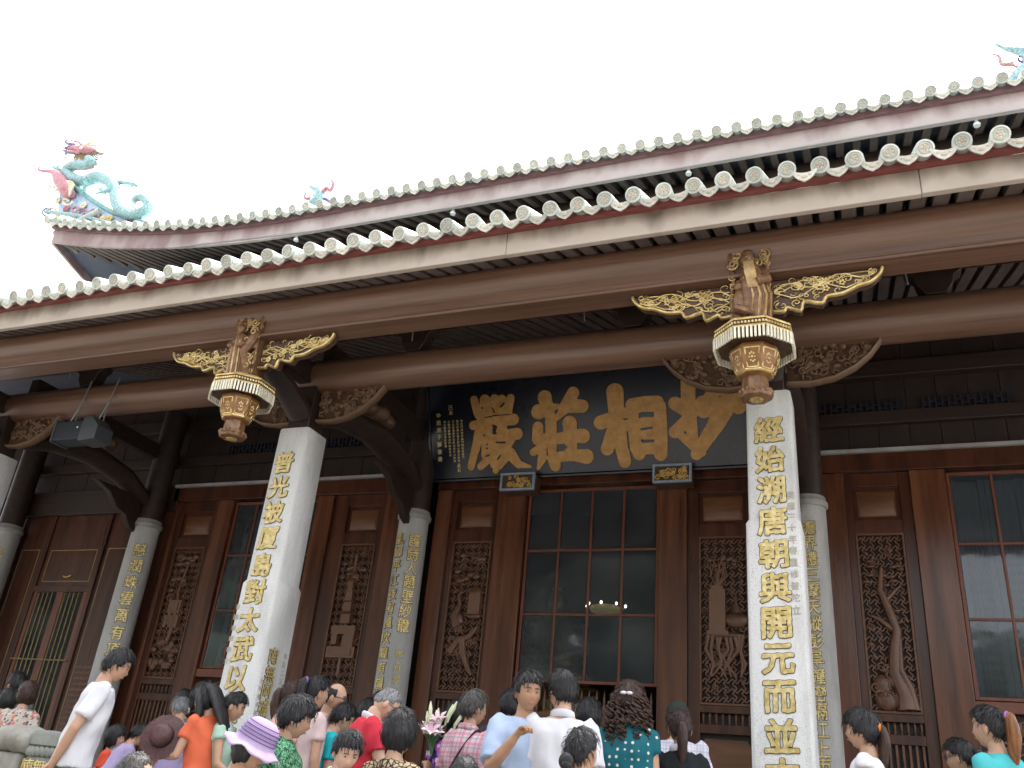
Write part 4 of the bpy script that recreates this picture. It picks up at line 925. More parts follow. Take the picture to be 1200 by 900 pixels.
    for s_ in (-1, 1):
        q.tube([(x + s_ * 0.17, yf + 0.02, 4.47), (x + s_ * 0.185, yf, 4.75), (x + s_ * 0.165, yf, 5.0), (x + s_ * 0.19, yf - 0.02, 5.3), (x + s_ * 0.17, yf - 0.03, 5.40)], [0.022, 0.026, 0.022, 0.03, 0.02])
        for k in range(7): swirl(qg, x + s_ * (0.165 + r.uniform(-0.02, 0.02)), 4.55 + 0.12 * k, 0.04, yf - 0.02, sgn=s_, a0=r.uniform(0, 6), tr=0.010)
    q.box(x - 0.19, x + 0.19, yf + 0.03, y - 0.02, 4.482, 5.40, 0)
    part(q, 'carved_figures', 'gildwood', p); part(qg, 'gilt_details', 'dullgold', p)
    # carved wings either side, gilt rim and vines
    outl = [(0.20, 4.995), (0.20, 4.63), (0.30, 4.62), (0.34, 4.66), (0.46, 4.61), (0.50, 4.71), (0.66, 4.67), (0.71, 4.74), (0.86, 4.755), (1.00, 4.82), (1.12, 4.85), (1.21, 4.93), (1.235, 4.995)]
    outl = [outl[0]] + [tuple(q_) for q_ in smooth([(a, z) for a, z in outl[1:]], 3)]
    for s_ in (-1, 1):
        w_ = MB(); w_.prism([(x + s_ * a, z) for a, z in outl], y - 0.05, y + 0.05); wing = part(w_, 'carved_wing', 'goldground')
        rim = MB(); pts = [(x + s_ * a, y - 0.055, z + 0.006) for a, z in outl[1:]]
        rim.tube(pts, 0.017, 0.03, seg=8, ref=(0, 1, 0)); part(rim, 'gilt_rim', 'palegold', wing)
        vi = MB(); rr = random.Random(variant * 10 + s_)
        lower = lambda a: np.interp(a, [q_[0] for q_ in outl[1:]], [q_[1] for q_ in outl[1:]])
        for k in range(46):
            a = rr.uniform(0.23, 1.16); lo = lower(a) + 0.05; hi = 4.975
            if hi - lo < 0.04: continue
            z = rr.uniform(lo, hi); R_ = min(rr.uniform(0.025, 0.06), (hi - lo) * 0.5)
            swirl(vi, x + s_ * a, z, R_, y - 0.058, turns=rr.uniform(0.6, 1.3), sgn=rr.choice((-1, 1)), a0=rr.uniform(0, 6), tr=rr.uniform(0.004, 0.0075), stretch=1.3)
        for k in range(4):
            z0_ = rr.uniform(4.75, 4.93); pts = [(x + s_ * a, y - 0.06 - 0.006 * math.sin(k + i), max(lower(a) + 0.04, z0_ + 0.05 * math.sin(i * 1.1 + k * 2) + 0.10 * (a - 0.6))) for i, a in enumerate(np.linspace(0.22, 1.15, 12))]
            pts = [(a, b, min(c_, 4.98)) for a, b, c_ in pts]; vi.tube(pts, 0.007, seg=5)
        for k in range(8):
            a = rr.uniform(0.28, 1.05); z = rr.uniform(lower(a) + 0.07, 4.95)
            for e in range(5): an = e * 1.2566; vi.ell((x + s_ * a + 0.022 * math.cos(an), y - 0.064, z + 0.022 * math.sin(an)), (0.015, 0.010, 0.015), 6, 4)
        part(vi, 'gilt_vines', 'palegold', wing)
    return p
MT['dullgold'] = mk('dull_gilding', (0.34, 0.20, 0.075), (0.58, 0.41, 0.19), 12, 0.38, metal=0.4, bump=0.2, bscale=50)
MT['gildcanopy'] = mk('gilt_canopy', (0.42, 0.28, 0.09), (0.62, 0.46, 0.18), 20, 0.4, metal=0.4, bump=0.4, bscale=70)
MT['tooth'] = mk('pale_slat', (0.66, 0.60, 0.44), (0.80, 0.76, 0.62), 20, 0.45, metal=0.1, rand=0.1)
pendant(FX[0], 1); pendant(FX[1], 2); pendant(FX[2], 3)

# carved half-leaf brackets under the round beam
for x in FX:
    for s_ in (-1, 1):
        if x == FX[2] and s_ == -1: continue
        prof = [(0.20, 5.0), (0.20, 4.50), (0.45, 4.485), (0.70, 4.53), (0.92, 4.64), (1.08, 4.78), (1.19, 4.93), (1.20, 5.0)]
        mb = MB(); mb.prism([(x + s_ * a, z) for a, z in prof], YF - 0.03, YF + 0.05); w_ = part(mb, 'carved_bracket', 'goldground')
        rim = MB(); rim.tube([(x + s_ * a, YF - 0.02, z + 0.01) for a, z in prof[1:]], 0.026, 0.075, seg=8, ref=(0, 1, 0)); part(rim, 'bracket_rim', 'carvedark', w_)
        vi = MB(); rr = random.Random(int(x * 100) + s_); lo = lambda a: np.interp(a, [q_[0] for q_ in prof[1:]], [q_[1] for q_ in prof[1:]])
        for k in range(70):
            a = rr.uniform(0.22, 1.12); z = rr.uniform(lo(a) + 0.05, 4.97)
            if rr.random() < 0.6: swirl(vi, x + s_ * a, z, rr.uniform(0.03, 0.065), YF - 0.045, turns=rr.uniform(0.6, 1.2), sgn=rr.choice((-1, 1)), a0=rr.uniform(0, 6), tr=rr.uniform(0.009, 0.016))
            else: vi.ell((x + s_ * a, YF - 0.035, z), (rr.uniform(0.03, 0.06), 0.03, rr.uniform(0.02, 0.04)), 8, 5, R=rotm(ry=rr.uniform(-1, 1)))
        part(vi, 'bracket_carving', 'carvedark', w_)
# ------------------------------------------------------------------ inscribed plaque hung under the beam
pl_b, pl_t = np.array((0, 12.72, 4.93)), np.array((0, 12.12, 6.45))      # leans forward
UP = (pl_t - pl_b); PH = np.linalg.norm(UP); UPn = UP / PH; PN = np.cross((1, 0, 0), UPn); PN = PN if PN[1] < 0 else -PN
PX0, PX1 = -6.84, -1.0
plq = empty('inscribed_plaque', ((PX0 + PX1) / 2, 12.72, 4.93), 'dark blue lacquered name board with four large gilt characters above the doors', 'plaque')
def PQ(u, v, d=0.0): p = np.array((u, 0, 0)) + pl_b + UPn * v + PN * d; return p
def pl_rot(mb): mb.v = [tuple(PQ(a, c, -b)) for a, b, c in mb.v]; return mb       # local (u, depth, v)
mb = MB(); mb.box(PX0, PX1, 0.0, 0.06, 0, PH); pl_rot(mb).build('board', 'plaque', plq, bev=0.01)
mb = MB()
for b4 in ((PX0 - 0.05, PX1 + 0.05, -0.05, -0.001), (PX0 - 0.05, PX1 + 0.05, PH + 0.001, PH + 0.05), (PX0 - 0.05, PX0 - 0.001, -0.001, PH + 0.001), (PX1 + 0.001, PX1 + 0.05, -0.001, PH + 0.001)): mb.box(b4[0], b4[1], -0.02, 0.07, b4[2], b4[3])
pl_rot(mb).build('frame', 'plaque', plq, bev=0.012)
def to_uv(px, py):
    r = RW @ np.array([px - 600, py - 450, 1027.0]); n = PN; t = n.dot(pl_b) / n.dot(r); p = r * t
    return p[0], (p - pl_b).dot(UPn)
Z1 = lambda q: (540 + q[0] / 7.5, 440 + q[1] / 7.5, q[2] / 7.5); Z2 = lambda q: (690 + q[0] / 6.316, 430 + q[1] / 6.316, q[2] / 6.316)
YAN = ([[(120, 215, 28), (150, 330, 30)], [(215, 215, 40), (215, 330, 40)], [(300, 205, 32), (300, 320, 34)], [(362, 215, 38), (372, 320, 36)], [(440, 200, 30), (415, 315, 34)], [(165, 350, 34), (300, 335, 24), (420, 315, 24)],
        [(115, 440, 33), (300, 405, 34), (465, 385, 44)], [(175, 430, 38), (150, 580, 34), (95, 800, 26)], [(235, 460, 46), (232, 700, 42)], [(290, 560, 44), (300, 780, 34)], [(180, 800, 26), (262, 720, 30)],
        [(370, 410, 42), (345, 600, 40)], [(390, 520, 36), (500, 512, 44)], [(440, 550, 44), (340, 700, 46), (312, 835, 22)], [(340, 620, 44), (440, 690, 46), (510, 780, 28), (615, 800, 6)], [(340, 790, 30), (420, 680, 40)]],
       [[(190, 285, 9), (191, 286, 9)], [(355, 275, 9), (382, 245, 9)], [(280, 285, 7), (298, 325, 7)], [(212, 372, 4), (300, 352, 5), (440, 342, 4)], [(285, 440, 8), (315, 455, 12)], [(290, 510, 8), (315, 510, 7)], [(210, 525, 9), (211, 526, 9)], [(235, 605, 8), (236, 606, 8)], [(228, 640, 6), (242, 640, 6)], [(228, 708, 9), (252, 700, 8)], [(315, 588, 7), (390, 590, 10)], [(330, 735, 8), (350, 705, 9)], [(165, 690, 7), (150, 760, 10)]])
ZHU = ([[(740, 195, 56), (770, 300, 44), (795, 380, 44)], [(685, 320, 58), (780, 290, 44), (855, 268, 14)], [(990, 155, 48), (930, 270, 52), (850, 375, 16)], [(960, 265, 56), (1070, 270, 50)], [(682, 455, 42), (680, 560, 46)], [(690, 570, 40), (800, 545, 44)], [(795, 400, 44), (800, 560, 46), (800, 700, 40), (835, 790, 44)], [(640, 675, 26), (760, 610, 38)], [(740, 670, 44), (715, 740, 32), (685, 815, 8)],
        [(960, 420, 58), (972, 560, 48), (975, 700, 46)], [(860, 555, 42), (1000, 530, 50), (1075, 532, 58)], [(850, 720, 40), (980, 700, 40), (1108, 712, 58)]], [[(760, 640, 4), (765, 700, 7)], [(880, 625, 16), (925, 630, 14)]])
XIA = ([[(195, 185, 58), (205, 320, 54), (230, 520, 48), (270, 700, 40)], [(90, 412, 46), (180, 380, 44), (280, 345, 40)], [(190, 470, 50), (140, 605, 44)], [(320, 280, 40), (325, 420, 46), (340, 560, 44), (375, 645, 40)], [(320, 272, 34), (420, 255, 34), (510, 258, 40)], [(528, 290, 40), (538, 500, 42), (535, 645, 44)], [(330, 420, 40), (530, 410, 36)], [(340, 500, 32), (535, 495, 34)], [(360, 600, 40), (530, 598, 44)], [(330, 330, 30), (380, 300, 26), (530, 300, 26)]],
       [[(378, 372, 10), (420, 350, 11), (462, 352, 9)], [(392, 462, 9), (468, 450, 10)], [(405, 553, 10), (478, 548, 10)], [(262, 388, 7), (285, 384, 7)], [(288, 480, 6), (300, 600, 8)]])
MIA = ([[(735, 110, 48), (738, 280, 48), (760, 520, 46)], [(640, 270, 44), (760, 345, 44)], [(740, 400, 52), (640, 482, 40)], [(700, 500, 40), (830, 630, 34)], [(1050, 235, 66), (940, 430, 56), (800, 645, 38)], [(842, 262, 44), (852, 330, 44)], [(905, 190, 48), (925, 330, 54)], [(840, 310, 46), (1000, 285, 56)], [(1110, 295, 50), (1075, 190, 55)], [(880, 170, 30), (1120, 180, 40)]], [[(715, 485, 10), (716, 486, 10)], [(820, 190, 18), (850, 186, 16)]])
for (st, ho), Zf in ((YAN, Z1), (ZHU, Z1), (XIA, Z2), (MIA, Z2)):
    def conv(L):
        out = []
        for s_ in L:
            o_ = []
            for q in s_:
                px, py, pr = Zf(q); u, v = to_uv(px, py); u2, v2 = to_uv(px + pr, py); u3, v3 = to_uv(px, py + pr)
                o_.append((u, v, 0.5 * (math.hypot(u2 - u, v2 - v) + math.hypot(u3 - u, v3 - v))))
            out.append(o_)
        return out
    S_, H_ = conv(st), conv(ho); S_ = [[(a, b, c_ + 0.012) for a, b, c_ in s_] for s_ in S_]; allp = np.array([q for s_ in S_ for q in s_])
    x_ = np.arange(allp[:, 0].min() - 0.2, allp[:, 0].max() + 0.2, 0.011); z_ = np.arange(allp[:, 1].min() - 0.2, allp[:, 1].max() + 0.2, 0.011)
    D = sdf_strokes(S_, H_, x_, z_); mb = MB()
    contour(D, x_, z_, 0.0, -0.022, 0.002, mb)
    pl_rot(mb).build('character', 'plaquegold', plq, ang=50)
def small_col(chars, u, v0, step, size):
    for i, ch in enumerate(chars):
        D, g = glyph_sdf(ch, 26 if size < 0.07 else 34); mb = MB(); contour(D, g * size + u, g * size + v0 - i * step, 0.012, -0.004, 0.001, mb); pl_rot(mb).build('character', 'chargold', plq)
for cidx, n in enumerate((13, 15, 14, 12, 9)):
    small_col(''.join('普陀山南海佛門重光殿宇莊嚴法相' [(i * 3 + cidx * 5) % 15] for i in range(n)), -6.245 - 0.080 * cidx, 0.98, 0.052, 0.040)
small_col('己未', -6.44, 1.22, 0.09, 0.075); small_col('中道弟子張敬書', -6.68, 1.10, 0.125, 0.085); small_col('金石', -6.33, 0.22, 0.08, 0.06)

# ------------------------------------------------------------------ loudspeaker hung from the beam
sp = empty('loudspeaker', (-10.85, 8.92, 4.27), 'dark loudspeaker box with grey end cap hung by straps from the porch beam', 'speaker')
mb = MB(); mb.box(-11.20, -10.68, 8.75, 9.05, 4.32, 4.62); mb.build('cabinet', 'speaker', sp, bev=0.015)
mb = MB(); mb.prism([(-10.678, 4.28), (-10.36, 4.30), (-10.36, 4.52), (-10.52, 4.68), (-10.678, 4.66)], 8.74, 9.06); mb.build('end_cap', 'speakerside', sp, bev=0.01)
mb = MB(); mb.box(-11.235, -11.203, 8.74, 9.06, 4.30, 4.65); mb.build('side_plate', 'speakerside', sp)
for x in (-11.12, -10.55):
    mb = MB(); mb.tube([(x - 0.05, 8.92, 4.66), (x, 8.94, 4.86), (x + 0.02, 8.98, 5.1), (x + 0.02, 9.02, 5.43)], 0.012, seg=6); mb.tube([(x + 0.07, 8.92, 4.66), (x + 0.03, 8.94, 4.80), (x + 0.02, 8.97, 5.0)], 0.012, seg=6); mb.build('strap', 'metal', sp)
mb = MB(); mb.lathe((-10.75, 8.745, 4.50), [(0.014, 0), (0.012, 0.01), (0.001, 0.012)], 10, R=rotm(rx=math.pi / 2)); mb.build('badge', 'white', sp)

# ------------------------------------------------------------------ chandelier and gilded statue seen dimly through the middle window
ch = empty('chandelier', (-4.05, 18.0, 3.9), 'lit ring chandelier glowing behind the middle window', 'chandelier')
def hall_pt(px, py, y): r = RW @ np.array([px - 600, py - 450, 1027.0]); return r * (y / r[1])
c0 = hall_pt(710, 716, 18.0)
MT['lampgold'] = emit_mat('glowing_lampshade', (0.60, 0.40, 0.13), 0.05)
mb = MB(); mb.lathe((c0[0], 18.0, c0[2]), [(0.26, -0.05), (0.33, 0.0), (0.34, 0.06), (0.25, 0.10), (0.1, 0.12), (0.05, 0.14), (0.001, 0.15)], 24); mb.build('lampshade', 'lampgold', ch)
for k in range(5):
    a = math.pi * (1.0 + k / 4); mb = MB(); p = (c0[0] + 0.42 * math.cos(a), 18.0 + 0.42 * math.sin(a) * 0.9, c0[2] + 0.10); mb.ell(p, (0.027, 0.027, 0.033), 8, 6); mb.build('bulb', 'bulb', ch)
    mb = MB(); mb.tube([(c0[0] + 0.3 * math.cos(a), 18.0 + 0.3 * math.sin(a), c0[2] + 0.04), (p[0], p[1], p[2] - 0.05)], 0.012, seg=5); mb.build('lamp_arm', 'gold', ch)
b0 = hall_pt(650, 770, 20.5); bx, bz = b0[0], b0[2]
st = empty('gilded_statue', (bx, 20.5, TZ), 'gilded seated statue dimly visible inside the hall', 'statue')
mb = MB(); mb.ell((bx, 20.5, bz - 0.5), (0.95, 0.6, 0.35), 16, 10); mb.tube([(bx, 20.5, bz - 0.5), (bx, 20.5, bz + 0.2), (bx, 20.45, bz + 0.75), (bx, 20.45, bz + 1.0)], [0.62, 0.55, 0.55, 0.2], [0.45, 0.38, 0.32, 0.18], seg=16)
for s_ in (-1, 1): mb.tube([(bx + s_ * 0.55, 20.45, bz + 0.7), (bx + s_ * 0.78, 20.3, bz + 0.15), (bx + s_ * 0.15, 19.95, bz - 0.15)], [0.2, 0.17, 0.12])
mb.ell((bx, 20.4, bz + 1.25), (0.26, 0.28, 0.33), 14, 10); mb.ell((bx, 20.42, bz + 1.60), (0.15, 0.15, 0.13)); mb.build('body', 'gold', st)
mb = MB(); mb.lathe((bx, 20.5, 0), [(1.3, bz - 1.1), (1.0, bz - 1.0), (1.25, bz - 0.78), (1.1, bz - 0.7)], 24); mb.lathe((bx, 20.5, 0), [(1.4, TZ), (1.4, bz - 1.1)], 24); mb.build('lotus_base', 'gold', st)

# ------------------------------------------------------------------ stone balustrade post, lower left
MT['oldstone'] = mk('weathered_stone', (0.21, 0.20, 0.17), (0.33, 0.315, 0.27), 4, 0.8, bump=0.45, bscale=35, speck=(90, (0.24, 0.25, 0.21), 0.60))
MT['greenstone'] = mk('mossy_stone', (0.16, 0.17, 0.145), (0.25, 0.26, 0.225), 5, 0.8, bump=0.35, bscale=35)
def W(px, py, D): r = RW @ np.array([px - 600, py - 450, 1027.0]); return r * (D / 1027.0)
s0 = W(50, 900, 7.3); sx, sy, sz = s0
post = empty('stone_balustrade', (sx, sy, TZ), 'weathered stone balustrade post with rounded rail ends and gilt writing', 'balustrade')
u7 = 7.3 / 1027
def SX(px): return W(px, 885, 7.3)[0]
def SZ(py): return W(40, py, 7.3)[2]
mb = MB(); cx0 = SX(50); mb.lathe((cx0, sy, 0), [(0.10, TZ), (0.155, TZ + 0.02), (0.155, SZ(889)), (0.14, SZ(886))], 20); mb.build('shaft', 'greenstone', post)
mb = MB()
for k in range(24):
    a = 2 * math.pi * k / 24; mb.ell((cx0 + 0.145 * math.cos(a), sy + 0.145 * math.sin(a), SZ(880)), (0.03, 0.03, 0.045), 8, 6, R=rotm(rz=a) @ rotm(rx=0.5))
mb.lathe((cx0, sy, 0), [(0.14, SZ(885)), (0.145, SZ(880)), (0.14, SZ(875))], 20); mb.build('rope_ring', 'greenstone', post)
mb = MB(); mb.lathe((cx0, sy, 0), [(0.13, SZ(875)), (0.165, SZ(872)), (0.165, SZ(860)), (0.14, SZ(855)), (0.02, SZ(853.5))], 20); mb.build('post_cap', 'greenstone', post, ang=60)
mb = MB(); xx = SX(14)
mb.ell((xx, sy - 0.02, SZ(868)), (0.15, 0.2, 0.12), 16, 10); mb.ell((xx - 0.2, sy + 0.02, SZ(868)), (0.2, 0.2, 0.12), 16, 10); mb.ell((SX(26), sy - 0.05, SZ(870)), (0.085, 0.16, 0.095), 14, 9)
mb.build('rail_end', 'oldstone', post)
mb = MB(); mb.box(xx - 0.6, SX(28), sy - 0.16, sy + 0.16, TZ, SZ(884)); mb.build('panel', 'oldstone', post, bev=0.04)
for k, c_ in enumerate('施南無'):
    a = math.radians(-30 + 32 * k); character(c_, 0.095, post, (cx0 + 0.157 * math.sin(a), sy - 0.157 * math.cos(a), SZ(897)), yaw=a, edge=0, mats=('chargold',), bold=0.01, N=34)
# ------------------------------------------------------------------ ceramic roof ornaments
MT['teal'] = mk('teal_ceramic', (0.26, 0.44, 0.45), (0.42, 0.58, 0.57), 9, 0.4, bump=0.5, bscale=26)
MT['tealdeep'] = mk('deep_teal_ceramic', (0.16, 0.38, 0.38), (0.28, 0.50, 0.48), 9, 0.4)
MT['pink'] = mk('pink_ceramic', (0.46, 0.18, 0.21), (0.58, 0.30, 0.32), 9, 0.45, bump=0.3, bscale=30)
MT['cream'] = mk('cream_ceramic', (0.70, 0.62, 0.42), (0.80, 0.74, 0.56), 9, 0.45)
MT['blueglaze'] = mk('blue_ceramic', (0.26, 0.44, 0.68), (0.46, 0.62, 0.80), 7, 0.4, bump=0.2)
MT['yellowglaze'] = mk('yellow_ceramic', (0.72, 0.52, 0.16), (0.82, 0.66, 0.30), 9, 0.45)
MT['violet'] = mk('violet_ceramic', (0.13, 0.09, 0.20), (0.22, 0.16, 0.28), 9, 0.45)
def scales(m, scale, dark):
    nt = m.node_tree; N = nt.nodes; L = nt.links; b = N['Principled BSDF']; base = b.inputs['Base Color'].links[0].from_socket
    tc = N.new('ShaderNodeTexCoord'); v = N.new('ShaderNodeTexVoronoi'); v.inputs['Scale'].default_value = scale; v.feature = 'DISTANCE_TO_EDGE'; L.new(tc.outputs['Object'], v.inputs['Vector'])
    mr = N.new('ShaderNodeMapRange'); mr.inputs[1].default_value = 0.02; mr.inputs[2].default_value = 0.14; mr.inputs[3].default_value = 0.75; mr.inputs[4].default_value = 0.0; L.new(v.outputs['Distance'], mr.inputs[0])
    mx = N.new('ShaderNodeMix'); mx.data_type = 'RGBA'; L.new(mr.outputs[0], mx.inputs[0]); L.new(base, mx.inputs[6]); mx.inputs[7].default_value = (*dark, 1); L.new(mx.outputs[2], b.inputs['Base Color'])
scales(MT['teal'], 15, (0.10, 0.26, 0.28)); scales(MT['pink'], 18, (0.36, 0.10, 0.13)); scales(MT['blueglaze'], 9, (0.62, 0.70, 0.78))
YD = 11.15
def DP(zx, zy, d=0.0):                                  # points measured on the ornament's own plane above the eave corner
    px, py = 20 + zx / 6.0, 150 + zy / 6.0
    r = RW @ np.array([px - 600, py - 450, 1027.0]); y = YD + d; return r * (y / r[1])
PXM = 1.0 / 6.0 * np.linalg.norm(DP(600, 400) - DP(606, 400)) / 1.0          # metres per zoom pixel
PXM = np.linalg.norm(DP(600, 400) - DP(601, 400))
def dtube(mb, P, R_, **k): mb.tube([DP(*p) for p in P], [r * PXM for r in R_] if hasattr(R_, '__len__') else R_ * PXM, **k)
dr = empty('dragon_ornament', DP(560, 640), 'pale teal ceramic dragon with open jaws at the upturned roof corner', 'roof ornament')
bodyp = smooth([(500, 215, -.1), (540, 245, -.1), (480, 262, -.08), (400, 265, -.05), (352, 300, 0), (385, 350, 0), (470, 375, 0), (560, 348, .05), (640, 372, .05), (688, 430, 0), (697, 510, -.05), (735, 580, -.05), (810, 612, -.05), (890, 590, -.05), (925, 540, -.05), (880, 490, -.05), (825, 500, -.05), (830, 530, -.05)], 5)
rr_ = np.interp(np.linspace(0, 1, len(bodyp)), [0, 0.1, 0.3, 0.5, 0.7, 0.85, 1], [20, 24, 29, 30, 28, 22, 8])
mb = MB(); dtube(mb, bodyp, rr_, seg=14); mb.build('body', 'teal', dr)
mb = MB()                                               # dorsal fins, each a small blade along the back
for i in range(3, len(bodyp) - 3):
    p = np.array(bodyp[i]); t = np.array(bodyp[i + 1]) - np.array(bodyp[i - 1]); n = np.array((t[1], -t[0])); n /= np.linalg.norm(n) + 1e-6
    if 40 > i > 6: n = n if True else -n
    a = DP(p[0] - t[0] * .35 + n[0] * rr_[i] * .8, p[1] - t[1] * .35 + n[1] * rr_[i] * .8, p[2]); b = DP(p[0] + t[0] * .35 + n[0] * rr_[i] * .8, p[1] + t[1] * .35 + n[1] * rr_[i] * .8, p[2]); c_ = DP(p[0] + t[0] * .6 + n[0] * (rr_[i] + 13), p[1] + t[1] * .6 + n[1] * (rr_[i] + 13), p[2])
    dy = np.array((0, 0.02, 0)); mb.add([a - dy, b - dy, c_, a + dy, b + dy], [(0, 1, 2), (3, 2, 4), (0, 2, 3), (1, 4, 2), (0, 3, 4, 1)])
mb.build('dorsal_fins', 'pink', dr, kind='stuff')
mb = MB(); dtube(mb, [(545, 165, -.1), (500, 160, -.12), (450, 150, -.12), (400, 140, -.12), (350, 148, -.1)], [16, 25, 21, 14, 8], seg=10); dtube(mb, [(455, 172, -.12), (400, 172, -.12), (345, 168, -.1)], [14, 10, 6], seg=8); mb.ell(DP(455, 128, -.14), np.array((14, 14, 14)) * PXM); hd = mb.build('head', 'pink', dr)
mb = MB()
for k in range(6): mb.ell(DP(355 + 14 * k, 159 + 1.5 * k, -.15), np.array((3.5, 3.5, 6)) * PXM, 6, 4)
mb.ell(DP(450, 140, -.26), np.array((8, 8, 8)) * PXM, 8, 6)
mb.build('teeth_and_eye', 'cream', hd)
mb = MB()
for P in ([(470, 128, -.1), (510, 105, -.05), (560, 108, 0)], [(485, 135, -.12), (530, 122, -.1), (575, 130, -.05)]): dtube(mb, smooth(P, 3), np.linspace(8, 2.5, 7), seg=6)
mb.build('horns', 'yellowglaze', hd)
mb = MB()
for P in ([(400, 118, -.12), (360, 112, -.12), (338, 98, -.12), (352, 80, -.12)], [(420, 140, -.14), (370, 132, -.14), (335, 142, -.14)], [(410, 178, -.12), (360, 172, -.12), (328, 158, -.12)]): dtube(mb, P, [9, 8, 6, 3][:len(P)], seg=6)
mb.build('jaws', 'violet', hd)
mb = MB()
for P in ([(470, 128, -.1), (430, 100, -.08), (380, 88, -.06), (345, 70, -.06)], [(480, 130, -.1), (520, 120, 0), (555, 132, .05)], [(345, 175, -.12), (338, 200, -.12), (350, 215, -.12)]): dtube(mb, smooth(P, 3), np.linspace(7, 3, 3 * (len(P) - 1) + 1), seg=5)
mb.build('whiskers', 'pink', hd)
mb = MB()
for k in range(17):
    t = k / 16; a = DP(420 + 130 * t, 175 - 15 * t, -.1); sx_, sy_ = 415 + 130 * t, 180 - 20 * t
    ex, ey = 405 + 255 * t ** 1.15, 235 + 40 * math.sin(3.1 * t) - 65 * t ** 2.2
    dtube(mb, smooth([(sx_, sy_, -.1), ((sx_ + ex) / 2 - 10, (sy_ + ey) / 2 + 12, -.14), (ex, ey, -.1 + .1 * (k % 3))], 3), np.linspace(5, 2.2, 7), seg=5)
MT['mane'] = mk('mane_ceramic', (0.15, 0.11, 0.045), (0.26, 0.19, 0.085), 9, 0.5)
mb.build('mane', 'mane', hd)
def leg(P, claws, mat):
    mb = MB(); dtube(mb, P, np.linspace(16, 8, len(P)), seg=8); e = P[-1]
    for (dx, dy) in claws: dtube(mb, [e, (e[0] + dx * .6, e[1] + dy * .6 - 4, e[2]), (e[0] + dx, e[1] + dy, e[2])], [7, 5, 2], seg=5)
    mb.build('leg', mat, dr)
leg([(370, 330, .05), (320, 300, 0), (272, 288, -.05)], [(-35, -22), (-8, -32), (30, -22), (36, 2)], 'tealdeep')
leg([(668, 420, -.1), (640, 440, -.15), (600, 452, -.15)], [(-38, -42), (-55, 15), (30, 22), (-10, -40)], 'tealdeep')
leg([(640, 365, .1), (700, 380, .1), (760, 385, .05), (825, 395, 0)], [(35, 22), (0, -30), (-30, 30), (15, 30)], 'teal')
leg([(480, 380, 0), (490, 400, -.1), (470, 430, -.1)], [(-30, 10), (-10, 25), (18, 18)], 'tealdeep')
# ornamental ridge end the dragon stands on
rd = empty('ridge_end', DP(430, 640), 'blue ceramic ridge end with flowers and scrolls below the roof dragon', 'roof ornament')
mb = MB(); pol = [(268, 400), (300, 470), (285, 560), (300, 600), (420, 640), (600, 690), (800, 720), (1000, 705), (870, 650), (700, 610), (560, 530), (430, 440), (340, 345)]
P3 = [DP(a, b, 0.02) for a, b in pol]; dy = np.array((0, 0.16, 0)); n = len(P3)
mb.add(P3 + [p + dy for p in P3], [tuple(range(n)), tuple(range(2 * n - 1, n - 1, -1))] + [(i, (i + 1) % n, (i + 1) % n + n, i + n) for i in range(n)]); mb.build('panel', 'blueglaze', rd)
mb = MB(); dtube(mb, smooth([(345, 352, 0), (430, 430, 0), (560, 525, 0), (700, 603, 0), (870, 655, 0), (1000, 690, 0)], 4), np.linspace(14, 9, 21), seg=8); mb.build('upper_moulding', 'tealdeep', rd)
mb = MB(); dtube(mb, smooth([(200, 585, -.06), (300, 600, -.06), (450, 620, -.06), (620, 660, -.06), (800, 690, -.06)], 4), 10, seg=8); mb.build('lower_moulding', 'teal', rd)
rng = random.Random(4)
for (fx, fy, mt) in ((465, 545, 'cream'), (530, 590, 'pink'), (600, 640, 'yellowglaze'), (285, 510, 'cream'), (345, 565, 'pink'), (650, 635, 'yellowglaze'), (730, 590, 'cream'), (760, 660, 'pink'), (700, 670, 'blueglaze'), (380, 470, 'yellowglaze'), (290, 605, 'yellowglaze'), (420, 590, 'teal')):
    mb = MB(); c_ = DP(fx, fy, -0.03)
    for k in range(6): a = k * math.pi / 3; mb.ell(c_ + np.array((0.055 * math.cos(a), 0, 0.055 * math.sin(a))), (0.04, 0.03, 0.04), 8, 5)
    mb.ell(c_ - np.array((0, 0.03, 0)), (0.035, 0.03, 0.035), 8, 5); mb.build('ceramic_flower', mt, rd)
for k, (fx, fy) in enumerate(((350, 515), (420, 575), (215, 590), (250, 590), (480, 610), (820, 600), (250, 420), (560, 620), (800, 640))):
    mb = MB(); pts = []
    for i in range(16):
        t = i / 15; a = 6.5 * t + k; r_ = (40 - 30 * t); pts.append((fx + r_ * math.cos(a), fy + 0.8 * r_ * math.sin(a), -0.05))
    dtube(mb, pts, 5.5, seg=6); mb.build('scroll', ('cream', 'pink', 'violet')[k % 3], rd)
fs = empty('fish_ornament', DP(340, 480), 'small red ceramic fish with curled tail on the roof corner', 'roof ornament')
mb = MB(); dtube(mb, smooth([(395, 470, -.08), (350, 440, -.1), (310, 380, -.1), (275, 325, -.1), (235, 305, -.1), (180, 302, -.1), (150, 292, -.1), (160, 275, -.1)], 4), np.interp(np.linspace(0, 1, 29), [0, .12, .3, .5, .65, 1], [14, 34, 35, 16, 8, 4]), seg=12); mb.build('body', 'pink', fs)
mb = MB()
for k in range(7): dtube(mb, smooth([(350 + 4 * k, 375 + 14 * k, -.16), (385 - 3 * k, 380 + 14 * k, -.2), (405 - 6 * k, 405 + 12 * k, -.16)], 3), np.linspace(7, 3, 7), seg=5)
mb.build('fin', 'cream', fs)
